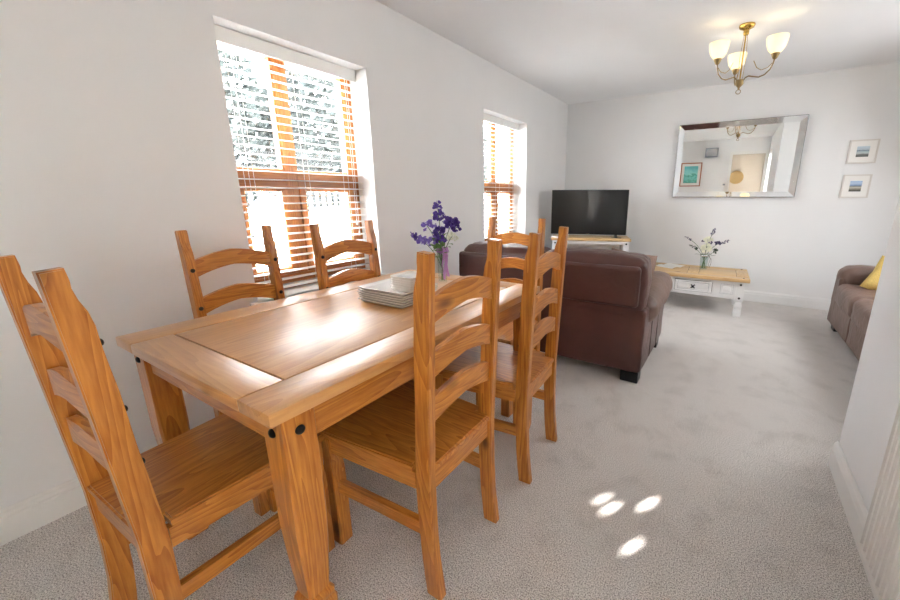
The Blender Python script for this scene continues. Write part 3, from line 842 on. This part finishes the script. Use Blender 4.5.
# ------------------------------------------------------------------ sofas (local: front +Y, back at -Y)
def make_sofa(name, label, W_, seats, loc, rz, lm, lm2, dep=(-.43, .42), pad=.07):
    t = thing(name, label, 'sofa', loc, rz)
    hx = W_ / 2; yb, yf = dep; aw = .17
    def soft(nm, m, *a, par=t, **k):
        bm = bmesh.new(); bm_soft(bm, *a, **k); return obj(nm, bm, m, par, 180)
    soft('base', lm, -hx + aw - .02, hx - aw + .02, yb + .06, yf - .05, .075, .30, r=.02, n=4)
    soft('lower_back_panel', lm, -hx + .075, hx - .075, yb, yb + .12, .07, .515, r=.018, n=8, wob=.004, seed=2)
    soft('upper_back_panel', lm, -hx + .012, hx - .045, yb - .025, yb + .10, .515, .775, r=.022, n=8, wob=.005, seed=3)
    for s in (-1, 1):
        x0, x1 = sorted((s * (hx + .005), s * (hx - aw)))
        a = soft('arm', lm, x0, x1, yb + .005, yf, .07, .50, r=.02, n=8, wob=.004, seed=4 + s)
        for yy in (yb + .30, yb + .56):
            bm = bmesh.new(); bm_tube(bm, [(s * (hx + .0065), yy, .09), (s * (hx + .0065), yy, .46)], .0025, 6); obj('seam', bm, 'piping', a)
        x0, x1 = sorted((s * (hx + .045), s * (hx - aw - .02)))
        bm = bmesh.new(); bm_soft(bm, x0, x1, yb + .13, yf + pad, .425, .605, r=.075, n=10, wob=.010, seed=8 + s, puff=.015)
        for v in bm.verts:                      # pad is lower toward the back
            u = max(0, min(1, (v.co.y - (yb + .13)) / .55)); v.co.z -= .06 * (1 - u)
        obj('arm_pad', bm, lm2, a, 180)
    cw = (W_ - 2 * aw) / seats
    for i in range(seats):
        x0 = -hx + aw + i * cw
        soft('seat_cushion', lm2, x0 + .004, x0 + cw - .004, yb + .22, yf + .015, .27, .465, r=.055, n=10, wob=.007, seed=20 + i, puff=.012)
        soft('seat_front', lm2, x0 + .004, x0 + cw - .004, yf - .05, yf + .005, .085, .30, r=.02, n=6, wob=.004, seed=30 + i)
    bw = (W_ - .05) / seats
    for i in range(seats):
        x0 = -hx + .025 + i * bw
        bm = bmesh.new(); bm_soft(bm, x0 + .002, x0 + bw - .002, yb + .005, yb + .27, .42, .828, r=.055, n=12, wob=.008, seed=40 + i, puff=.02)
        for v in bm.verts:
            if v.co.z > .78: v.co.y += (v.co.z - .78) * .15
        c = obj('back_cushion', bm, lm2 if False else lm, t, 180)
    for s in (-1, 1):
        for yy in (yb + .05, yf - .09):
            x0, x1 = sorted((s * (hx - .005), s * (hx - .12)))
            obj('foot', B((x0, x1, yy - .045, yy + .05, 0, .072), bev=.004), 'black', t)
    return t
make_sofa('leather_sofa', 'dark brown leather two-seat sofa seen from behind', 1.45, 2, (.965, 2.84, 0), 0, 'leather', 'leather_lit')
make_sofa('leather_sofa', 'brown leather sofa at the right with mustard cushion', 2.05, 3, (3.43, 3.47, 0), PI / 2, 'leather_lit', 'leather_lit', dep=(-.43, .47), pad=-.01)

def cushion(name, label, loc, rot, w, m):
    bm = bmesh.new(); n = 14; g = {}
    for side in (0, 1):
        for i in range(n + 1):
            for j in range(n + 1):
                u, v = -1 + 2 * i / n, -1 + 2 * j / n
                edge = i in (0, n) or j in (0, n)
                if edge and side: g[(1, i, j)] = g[(0, i, j)]; continue
                z = .075 * (max(0, (1 - u ** 2)) * max(0, (1 - v ** 2))) ** .42
                pin = 1 - .07 * (1 - abs(u)) ** 1 * abs(v) ** 2; pin2 = 1 - .07 * (1 - abs(v)) * abs(u) ** 2
                g[(side, i, j)] = bm.verts.new((u * w / 2 * pin2, v * w / 2 * pin, z if side else -z))
    for side in (0, 1):
        for i in range(n):
            for j in range(n):
                f = (g[(side, i, j)], g[(side, i + 1, j)], g[(side, i + 1, j + 1)], g[(side, i, j + 1)])
                bm.faces.new(f if side else f[::-1])
    bmesh.ops.recalc_face_normals(bm, faces=bm.faces[:])
    o = obj(name, bm, m, None, 180); o.location = loc; o.rotation_euler = rot
    return tag(o, label, 'cushion')
cushion('cushion', 'mustard yellow cushion leaning on the far sofa', (3.27, 4.15, .55), (math.radians(46), math.radians(20), math.radians(-15)), .35, 'mustard')
cushion('cushion', 'dusty brown cushion, its corner poking out beside the sofa arm', (1.48, 2.93, .62), (math.radians(74), math.radians(10), math.radians(30)), .36, 'blush')

# ------------------------------------------------------------------ television and its stand
TVX, TVY, TVR = .60, 4.52, math.radians(20)
def tv_stand():
    t = thing('tv_stand', 'white painted television stand with pale pine top', 'tv stand', (TVX + .02, TVY + .03, 0), TVR)
    w, dpt, h = .92, .40, .718
    obj('top', B((-w / 2, w / 2, -dpt / 2, dpt / 2, h - .03, h), bev=.005), PALE['X'], t, 40)
    y0 = -dpt / 2 + .015
    obj('back_board', B((-w / 2 + .04, w / 2 - .04, dpt / 2 - .03, dpt / 2 - .015, .08, h - .03)), 'white_paint', t)
    for s in (-1, 1):
        p = obj('side_post', B((s * (w / 2 - .05) - .03, s * (w / 2 - .05) + .03, y0, dpt / 2 - .015, 0, h - .03), bev=.004), 'white_paint', t)
        for z in (h - .06, .16):
            bm = bmesh.new(); bm_lathe(bm, [(.011, 0), (.010, .004), (.004, .008), (.0005, .009)], 12, (s * (w / 2 - .05), y0, z), mtx=Matrix.Rotation(PI / 2, 3, 'X')); obj('stud', bm, 'stud', p, 60)
    obj('top_rail', B((-w / 2 + .08, w / 2 - .08, y0 + .005, y0 + .025, h - .065, h - .03)), 'white_paint', t)
    obj('shelf', B((-w / 2 + .08, w / 2 - .08, y0 + .01, dpt / 2 - .03, .36, .38)), 'white_paint', t)
    obj('bottom_board', B((-w / 2 + .08, w / 2 - .08, y0 + .01, dpt / 2 - .03, .08, .10)), 'white_paint', t)
    for s in (-1, 1):
        d = obj('drawer', B((s * .20 - .17, s * .20 + .17, y0 + .004, y0 + .024, .12, .34), bev=.003), 'white_paint', t)
        bm = bmesh.new(); bm_lathe(bm, [(.008, 0), (.006, .012), (.013, .02), (.010, .027), (.0005, .029)], 14, (s * .20, y0 + .004, .23), mtx=Matrix.Rotation(PI / 2, 3, 'X')); obj('knob', bm, 'stud', d, 60)
    return t
tv_stand()
def television():
    t = thing('television', 'large black flat screen television on the white stand', 'television', (TVX, TVY, .718), TVR)
    w, z0, z1 = .890, .030, .555
    obj('casing', B((-w / 2, w / 2, -.012, .03, z0, z1), bev=.004), 'black', t, 40)
    obj('screen', B((-w / 2 + .010, w / 2 - .010, -.0135, -.011, z0 + .016, z1 - .010)), 'screen', t)
    obj('back_housing', B((-w / 2 + .15, w / 2 - .15, .03, .07, z0 + .04, z1 - .15), bev=.01), 'black', t, 40)
    obj('badge', B((-.02, .02, -.0145, -.012, z0 + .004, z0 + .010)), 'silver', t)
    for s in (-1, 1):
        bm = bmesh.new(); bm_prism(bm, [(-.10, 0), (.11, 0), (.11, .006), (.02, .03), (.02, .04), (-.005, .04), (-.005, .03), (-.10, .006)], 'X', s * .33 - .012, s * .33 + .012)
        bm_box(bm, s * .33 - .055, s * .33 + .055, -.10, -.085, 0, .008)
        obj('foot', bm, 'black', t)
    return t
television()
rem = thing('remote_control', 'small white remote control lying left of the television', 'remote', (.30, 4.235, .7185), math.radians(55))
obj('casing', B((-.02, .02, -.08, .08, 0, .018), bev=.005), 'plastic', rem, 40)
for i in range(4):
    obj('button', B((-.006, .006, -.05 + i * .025, -.038 + i * .025, .018, .0195)), 'grey', rem)

# ------------------------------------------------------------------ coffee table
def coffee_table():
    x0, x1, y0, y1, h = 1.27, 2.305, 4.37, 5.02, .40
    t = thing('coffee_table', 'white painted coffee table with pale pine top by the end wall', 'coffee table', ((x0 + x1) / 2, (y0 + y1) / 2, 0), math.radians(1.5))
    hx, hy = (x1 - x0) / 2, (y1 - y0) / 2
    th = .034
    for s in (-1, 1):
        a, b = sorted((s * hy, s * (hy - .11))); obj('side_board', B((-hx, hx, a, b, h - th, h), bev=.004), PALE['X'], t, 40)
        a, b = sorted((s * hx, s * (hx - .11))); obj('end_board', B((a, b, -hy + .1115, hy - .1115, h - th, h), bev=.003), PALE['Y'], t, 40)
    obj('middle_board', B((-.055, .055, -hy + .1115, hy - .1115, h - th, h), bev=.003), PALE['Y'], t, 40)
    obj('groove', B((-hx + .11, hx - .11, -hy + .11, hy - .11, h - th + .002, h - .006)), 'dark_gap', t)
    for s in (-1, 1):
        a, b = sorted((s * .0585, s * (hx - .1135))); obj('top_panel', B((a, b, -hy + .115, hy - .115, h - th, h - .001), bev=.002), PALE['X'], t, 40)
        for q in (-1, 1):
            for xx in (s * (hx - .055),):
                bm = bmesh.new(); bm_lathe(bm, [(.009, 0), (.008, .003), (.003, .005), (.0005, .0055)], 12, (xx, q * (hy - .055), h)); obj('stud', bm, 'stud', t, 60)
    ix, iy = hx - .035, hy - .03
    zb = .185
    obj('body', B((-ix + .05, ix - .05, -iy + .012, iy - .012, zb, h - th)), 'white_paint', t)
    prof = [(0, .030), (.02, .034), (.05, .036), (.08, .030), (.11, .036), (.14, .030), (.155, .026), (.17, .036), (zb, .036), (h - th, .036)]
    for sx in (-1, 1):
        for sy in (-1, 1):
            bm = bmesh.new(); rings = []
            for z, r in prof:
                rings.append([bm.verts.new((sx * (ix - .036) + a * r, sy * (iy - .036) + b * r, z)) for a, b in ((-1, -1), (1, -1), (1, 1), (-1, 1))])
            for i in range(len(rings) - 1):
                for k in range(4): bm.faces.new((rings[i][k], rings[i][(k + 1) % 4], rings[i + 1][(k + 1) % 4], rings[i + 1][k]))
            bm.faces.new(rings[0][::-1]); bm.faces.new(rings[-1])
            lg = obj('leg', bm, 'white_paint', t)
            for z in (h - th - .03, zb + .012):
                bm = bmesh.new(); bm_lathe(bm, [(.011, 0), (.010, .004), (.004, .008), (.0005, .009)], 12, (sx * (ix - .036), sy * iy, z), mtx=Matrix.Rotation(-sy * PI / 2, 3, 'X')); obj('stud', bm, 'stud', lg, 60)
    yf = -iy + .012
    obj('drawer_gap', B((-.1585, .1985, yf - .002, yf + .002, zb + .0315, h - th - .0265)), 'dark_gap', t)
    dr = obj('drawer', B((-.155, .195, yf - .012, yf, zb + .035, h - th - .03), bev=.003), 'white_paint', t)
    obj('panel_line', B((-.128, .168, yf - .0125, yf - .011, zb + .052, h - th - .047)), 'grey', dr)
    obj('drawer_panel', B((-.125, .165, yf - .020, yf - .012, zb + .055, h - th - .05), bev=.006), 'white_paint', dr, 30)
    bm = bmesh.new()
    for a in (PI / 4, 3 * PI / 4):
        c, s = math.cos(a), math.sin(a)
        bm_tube(bm, [(.02 - .026 * c, yf - .022, .275 - .026 * s), (.02 + .026 * c, yf - .022, .275 + .026 * s)], .006, 6)
    bm_lathe(bm, [(.008, 0), (.008, .012), (.012, .018), (.004, .022), (.0005, .023)], 12, (.02, yf - .02, .275), mtx=Matrix.Rotation(PI / 2, 3, 'X'))
    obj('knob', bm, 'stud', dr, 60)
    for s in (-1, 1):
        cx = .33 if s > 0 else -.32
        obj('panel_line', B((cx - .057, cx + .057, yf - .0012, yf + .001, zb + .043, h - th - .038)), 'grey', t)
        p = obj('square_panel', B((cx - .055, cx + .055, yf - .006, yf, zb + .045, h - th - .04), bev=.002), 'white_paint', t)
        obj('raised_square', B((cx - .034, cx + .034, yf - .014, yf - .006, zb + .065, h - th - .06), bev=.005), 'white_paint', p, 30)
    return t
coffee_table()
mg = thing('booklet', 'white open booklet lying on the coffee table', 'booklet', (1.545, 4.80, .4005), math.radians(62))
for s in (-1, 1):
    bm = bmesh.new(); prev = None
    for i in range(7):
        u = i / 6
        row = [bm.verts.new((s * u * .15, -.11, .002 + .012 * math.sin(PI * min(1, u * 1.0)))), bm.verts.new((s * u * .15, .11, .002 + .012 * math.sin(PI * min(1, u))))]
        if prev: bm.faces.new((prev[0], row[0], row[1], prev[1]) if s > 0 else (prev[1], row[1], row[0], prev[0]))
        prev = row
    bmesh.ops.solidify(bm, geom=bm.faces[:], thickness=.002)
    obj('page', bm, 'paper', mg, 60)

# --- vase on coffee table
CX, CY = 1.872, 4.76
v2 = make_vase((CX, CY, .40), .175, .036, .042, 'clear glass vase of white flowers on the coffee table', .05)
bm = bmesh.new(); bm_lathe(bm, [(.0435, .150), (.046, .155), (.046, .164), (.0435, .168)], 18, cap=False); rb2 = obj('ribbon', bm, 'silver', v2, 60)
for k in range(2):
    bm = bmesh.new(); bm_tube(bm, [(.045, -.012, .157), (.060 + .008 * k, -.018, .125), (.052 + .02 * k, -.02, .08), (.046 + .012 * k, -.02, .03)], .0028, 6); obj('ribbon_tail', bm, 'silver', rb2, 60)
G2 = 'artificial flowers in the coffee table vase'
def f2(label, dx, dz, dy, heads, leaves=()):
    dx, dz = dx * 1.12, dz * 1.12
    flower_stem(label, G2, (CX - .02 * max(-1, min(1, dx * 8)), CY, .415), (CX + dx, CY + dy, .40 + dz), heads, leaves, 'dgreen', rad=.0025)
f2('tall dark lavender spike at the top of the coffee table bouquet', .045, .36, 0, [((0, 0, 0), .016, 8, 'navy', .020, (.012, 0, .05))])
f2('dark lavender spike leaning left from the coffee table vase', -.135, .285, 0, [((0, 0, 0), .013, 7, 'navy', .018, (-.06, 0, .035))])
f2('dark purple spike leaning far right from the coffee table vase', .10, .265, 0, [((0, 0, 0), .024, 40, 'navy', .026), ((.03, 0, .0), .015, 8, 'navy', .020, (.07, 0, .045))])
f2('dark spiky sprig low at left of the coffee table vase', -.085, .205, -.02, [((0, 0, 0), .018, 7, 'dgreen', .024, (-.06, 0, .035))], [(.7, (-.9, -.2, .3), .07, .016)])
f2('large white bloom in the centre of the coffee table bouquet', .005, .225, -.03, [((0, 0, 0), .045, 80, 'cream', .040), ((.028, .0, -.03), .024, 34, 'cream', .028)], [(.7, (.8, -.3, .2), .07, .016)])
f2('upper white bloom of the coffee table bouquet', .01, .30, 0, [((0, 0, 0), .034, 56, 'cream', .034), ((-.04, 0, -.02), .013, 18, 'navy', .02), ((.03, -.02, -.03), .013, 20, 'navy', .02)])
f2('dark leafy sprig low at right of the coffee table vase', .085, .19, -.01, [((0, 0, 0), .020, 30, 'dgreen', .030)], [(.7, (.8, -.2, .4), .08, .016), (.8, (-.2, -.6, .3), .06, .014)])

# ------------------------------------------------------------------ mirror on the end wall
def wall_mirror():
    x0, x1, z0, z1 = 1.4218, 2.6187, 1.192, 2.0056
    cx, cz = (x0 + x1) / 2, (z0 + z1) / 2
    t = thing('wall_mirror', 'wide rectangular mirror in a silver frame on the end wall', 'mirror', (cx, D - .014, cz))
    t.rotation_euler = (math.radians(0.65), 0, 0)
    a, b, f = (x1 - x0) / 2, (z1 - z0) / 2, .058
    obj('backing', B((-a + .01, a - .01, -.006, .004, -b + .01, b - .01)), 'black', t)
    obj('mirror_glass', B((-a + f, a - f, -.012, -.006, -b + f, b - f)), 'mirror', t)
    out = [(-a, -b), (a, -b), (a, b), (-a, b)]; inn = [(-a + f, -b + f), (a - f, -b + f), (a - f, b - f), (-a + f, b - f)]
    for i in range(4):
        j = (i + 1) % 4; bm = bmesh.new()
        yo, yi = -.030, -.0125
        A = [bm.verts.new((out[i][0], yo, out[i][1])), bm.verts.new((out[j][0], yo, out[j][1])), bm.verts.new((inn[j][0], yi, inn[j][1])), bm.verts.new((inn[i][0], yi, inn[i][1]))]
        Bk = [bm.verts.new((v.co.x, .004, v.co.z)) for v in A]
        bm.faces.new(A); bm.faces.new(Bk[::-1])
        for k in range(4): bm.faces.new((A[k], Bk[k], Bk[(k + 1) % 4], A[(k + 1) % 4]))
        bmesh.ops.recalc_face_normals(bm, faces=bm.faces[:])
        obj('frame_strip', bm, 'mirror_strip', t)
        bm = bmesh.new(); bm_tube(bm, [(out[i][0], yo, out[i][1]), (out[j][0], yo, out[j][1])], .003, 6); obj('edge_bead', bm, 'silver', t)
    return t
wall_mirror()

# ------------------------------------------------------------------ framed pictures
def picture(label, x0, x1, z0, z1, pm, y=D - .001, face=-1, fm='frame_white', fw_=.012, mount=.05, matm='mat_board', name='framed_picture', tilt=0):
    cx, cz = (x0 + x1) / 2, (z0 + z1) / 2
    t = thing(name, label, 'picture', (cx, y, cz), 0 if face < 0 else PI)
    t.rotation_euler.y = tilt
    a, b = (x1 - x0) / 2, (z1 - z0) / 2
    obj('frame', B((-a, a, -.022, 0, b - fw_, b), (-a, a, -.022, 0, -b, -b + fw_), (-a, -a + fw_, -.022, 0, -b + fw_, b - fw_), (a - fw_, a, -.022, 0, -b + fw_, b - fw_)), fm, t)
    obj('mount', B((-a + fw_, a - fw_, -.012, -.002, -b + fw_, b - fw_)), matm, t)
    obj('print', B((-a + fw_ + mount, a - fw_ - mount, -.0135, -.012, -b + fw_ + mount, b - fw_ - mount)), pm, t)
    return t
picture('upper small white framed seascape beside the mirror', 2.988, 3.205, 1.515, 1.737, 'sea_a')
picture('lower small white framed seascape beside the mirror', 2.990, 3.205, 1.185, 1.410, 'sea_b')
picture('teal print in red-brown wooden frame reflected in the mirror', .78, 1.26, 1.30, 1.88, 'teal', y=YB + .001, face=1, fm='redwood', fw_=.022, mount=.06)
gb = thing('wall_box', 'small grey box mounted high on the wall, seen in mirror', 'wall box', (1.44, YB, 2.10), 0)
obj('casing', B((-.14, .14, .001, .07, -.11, .11), bev=.008), 'grey', gb, 40)
obj('grille', B((-.12, .12, .07, .073, -.09, .09)), 'silver', gb)
th_ = thing('thermostat', 'tiny square thermostat beside the door, seen in mirror', 'thermostat', (1.79, YB, 1.33), 0)
obj('casing', B((-.045, .045, .001, .025, -.045, .045), bev=.004), 'gloss', th_, 40)
obj('display', B((-.025, .025, .025, .0265, -.015, .025)), 'grey', th_)
rd = thing('rattan_disc', 'round woven rattan disc hung on the beige door, seen in mirror', 'wall decor', (2.03, YB - .018, 1.50), 0)
bm = bmesh.new(); bm_lathe(bm, [(.15, 0), (.155, .008), (.15, .014), (.02, .012), (.0005, .012)], 32, mtx=Matrix.Rotation(-PI / 2, 3, 'X')); obj('weave', bm, 'wicker', rd, 50)
for i in range(12):
    a = 2 * PI * i / 12; bm = bmesh.new(); bm_tube(bm, [(.03 * math.cos(a), .015, .03 * math.sin(a)), (.14 * math.cos(a), .015, .14 * math.sin(a))], .005, 6); obj('spoke', bm, 'wicker', rd)

# ------------------------------------------------------------------ chandelier
def chandelier(loc, label, watts, angs):
    t = thing('chandelier', label, 'ceiling light', loc)
    bm = bmesh.new(); bm_lathe(bm, [(.050, 0), (.052, -.006), (.046, -.020), (.026, -.030), (.018, -.036), (.018, -.062), (.011, -.068), (.004, -.07)], 24); obj('ceiling_rose', bm, 'brass', t, 50)
    bm = bmesh.new(); bm_tube(bm, [(0, 0, -.06), (0, 0, -.37)], .005, 8); obj('rod', bm, 'brass', t, 60)
    for k in range(3):
        a = 2 * PI * k / 3 + .5
        bm = bmesh.new(); bm_tube(bm, [(.012 * math.cos(a), .012 * math.sin(a), -.06), (.022 * math.cos(a), .022 * math.sin(a), -.2), (.018 * math.cos(a), .018 * math.sin(a), -.36)], .0016, 6); obj('thin_rod', bm, 'brass', t, 60)
    bm = bmesh.new(); bm_lathe(bm, [(.010, -.355), (.026, -.362), (.028, -.39), (.020, -.40), (.008, -.412), (.006, -.425)], 20); hub = obj('hub', bm, 'bronze', t, 50)
    bm = bmesh.new(); bm_tube(bm, [(.015 * math.cos(a), 0, -.441 + .015 * math.sin(a)) for a in [PI / 2 + 2 * PI * i / 16 for i in range(17)]], .0028, 6); obj('ring', bm, 'bronze', hub, 60)
    for k, ang in enumerate(angs):
        c, s = math.cos(ang), math.sin(ang); R_ = .205
        def P(r, z): return (r * c, r * s, z)
        bm = bmesh.new()
        pts = [P(.02, -.372), P(.035, -.352), P(.055, -.345), P(.085, -.355), P(.12, -.366), P(.155, -.358), P(.185, -.33), P(.20, -.295), P(R_, -.262)]
        sm = []
        for i in range(len(pts) - 1):
            for u in (0, .5): sm.append(Vector(pts[i]).lerp(Vector(pts[i + 1]), u))
        sm.append(Vector(pts[-1])); bm_tube(bm, sm, .0042, 8); arm = obj('arm', bm, 'bronze', t, 60)
        bm = bmesh.new(); bm_tube(bm, [P(.195, -.29), P(.17, -.315), P(.13, -.322), P(.10, -.300), P(.075, -.25)], .0022, 6); obj('scroll', bm, 'brass', arm, 60)
        bm = bmesh.new(); bm_lathe(bm, [(.006, -.272), (.014, -.265), (.025, -.241), (.026, -.234), (.004, -.234)], 18, (R_ * c, R_ * s, 0)); obj('lamp_cup', bm, 'bronze', arm, 50)
        bm = bmesh.new()
        bm_lathe(bm, [(.022, -.235), (.036, -.224), (.051, -.202), (.060, -.172), (.0645, -.142), (.0655, -.130), (.063, -.130), (.062, -.142), (.0575, -.172), (.0485, -.201), (.034, -.221), (.02, -.231)], 28, (R_ * c, R_ * s, 0), cap=False)
        obj('glass_shade', bm, 'shade', arm, 60)
        bm = bmesh.new(); bm_lathe(bm, [(.008, -.230), (.010, -.212), (.019, -.196), (.020, -.184), (.016, -.174), (.0005, -.168)], 16, (R_ * c, R_ * s, 0)); obj('bulb', bm, 'bulb', arm, 60)
        l = lamp('bulb_light', 'POINT', (loc[0] + R_ * c, loc[1] + R_ * s, loc[2] - .155), watts, (1.0, .84, .60), shadow_soft_size=.03)
    return t
chandelier((2.006, 3.57, H), 'brass three-arm chandelier with lit opal glass shades', 0.045, [math.radians(a) for a in (-18, 102, -138)])

# ------------------------------------------------------------------ radiator on the partition
def radiator():
    y0, y1, z0, z1 = .30, 1.47, .085, .66
    t = thing('radiator', 'white ribbed panel radiator at the lower right edge', 'radiator', (XS - .042, (y0 + y1) / 2, 0))
    hy = (y1 - y0) / 2
    bm = bmesh.new(); n = 36; pts = []
    for i in range(n):
        a = -hy + 2 * hy * i / n; w = 2 * hy / n
        pts += [(-.006, a), (-.006, a + w * .35), (.002, a + w * .5), (.002, a + w * .85)]
    pts.append((-.006, hy))
    ol = pts + [(.022, hy), (.022, -hy)]
    bm_prism(bm, ol, 'Z', z0 + .02, z1 - .02); obj('ribbed_panel', bm, 'radiator', t)
    for z in (z0, z1 - .02):
        obj('edge_channel', B((-.005, .022, -hy, hy, z, z + .02), bev=.004), 'radiator', t)
    obj('top_grille', B((-.004, .034, -hy, hy, z1, z1 + .012), bev=.003), 'radiator', t)
    for yy in (-hy + .15, hy - .15): obj('bracket', B((.022, .041, yy - .02, yy + .02, z0 + .1, z1 - .1)), 'radiator', t)
    bm = bmesh.new(); bm_tube(bm, [(.008, -hy + .03, 0.001), (.008, -hy + .03, z0 + .004)], .008, 8); obj('pipe', bm, 'radiator', t)
    return t
radiator()

# ------------------------------------------------------------------ outside the windows
struct('ground_outside', B((-16, -.31, -8, 16, -.25, -.15)), 'paving', 'pale paving outside the windows', 'ground')
gw = tag(obj('garden_wall', B((-6.2, -6.0, -8, 16, -.15, .74)), 'render'), 'low white rendered garden wall outside the windows', 'wall')
tag(obj('wall_coping', B((-6.24, -5.96, -8, 16, .7405, .86), bev=.01), 'coping'), 'grey stone coping along the white garden wall', 'coping')
fe = thing('railing_fence', 'grey railing fence standing on the garden wall', 'fence', (-6.1, 0, .8605))
for z in (.06, .46, .68): obj('rail', B((-.02, .02, 0, 9.5, z, z + .04)), 'rail', fe)
b0 = obj('bar', B((-.014, .014, -.042, .042, 0, .72)), 'rail', fe)
b0.location = (0, .06, 0)
for i in range(1, 60):
    b = b0.copy(); COL.objects.link(b); b.parent = fe; b.location = (0, .06 + i * .158, 0)
def tree(loc, h, r, seed, label):
    rnd = random.Random(seed); t = thing('garden_tree', label, 'tree', loc, group='trees behind the garden wall')
    bm = bmesh.new(); bm_tube(bm, [(0, 0, 0), (.06, .05, h * .3), (0, 0, h * .6)], [.14, .11, .06], 8); obj('trunk', bm, 'bark', t, 60)
    bm = bmesh.new()
    for i in range(9000):
        while True:
            p = Vector((rnd.uniform(-1, 1), rnd.uniform(-1, 1), rnd.uniform(-1, 1)))
            if .35 < p.length < 1: break
        c = Vector((p.x * r, p.y * r, h * .58 + p.z * h * .42)) + Vector((noise.noise(p * 3 + Vector((seed, 0, 0))), noise.noise(p * 3), noise.noise(p * 3 + Vector((0, seed, 0))))) * .35
        d = Vector((rnd.gauss(0, 1), rnd.gauss(0, 1), rnd.gauss(0, 1))).normalized(); a = d.orthogonal().normalized(); b = d.cross(a); s = rnd.uniform(.07, .14)
        bm.faces.new([bm.verts.new(c + a * s), bm.verts.new(c + b * s * .5), bm.verts.new(c - a * s), bm.verts.new(c - b * s * .5)])
    o = obj('foliage', bm, 'foliage', t); o['kind'] = 'stuff'
for i, (y, h, r, lab) in enumerate(((1.2, 4.6, 1.7, 'leafy tree behind the garden wall, leftmost through the near window'), (4.2, 5.2, 1.8, 'leafy tree behind the garden wall, at right through the near window'),
                                    (7.2, 4.8, 1.8, 'leafy tree far along the garden wall beyond the near window'), (10.4, 5.4, 1.9, 'leafy tree seen through the left part of the narrow window'), (13.4, 5.0, 1.9, 'leafy tree seen through the right part of the narrow window'))):
    tree((-8.6 - .3 * (i % 2), y, -.15), h, r, i + 2, lab)
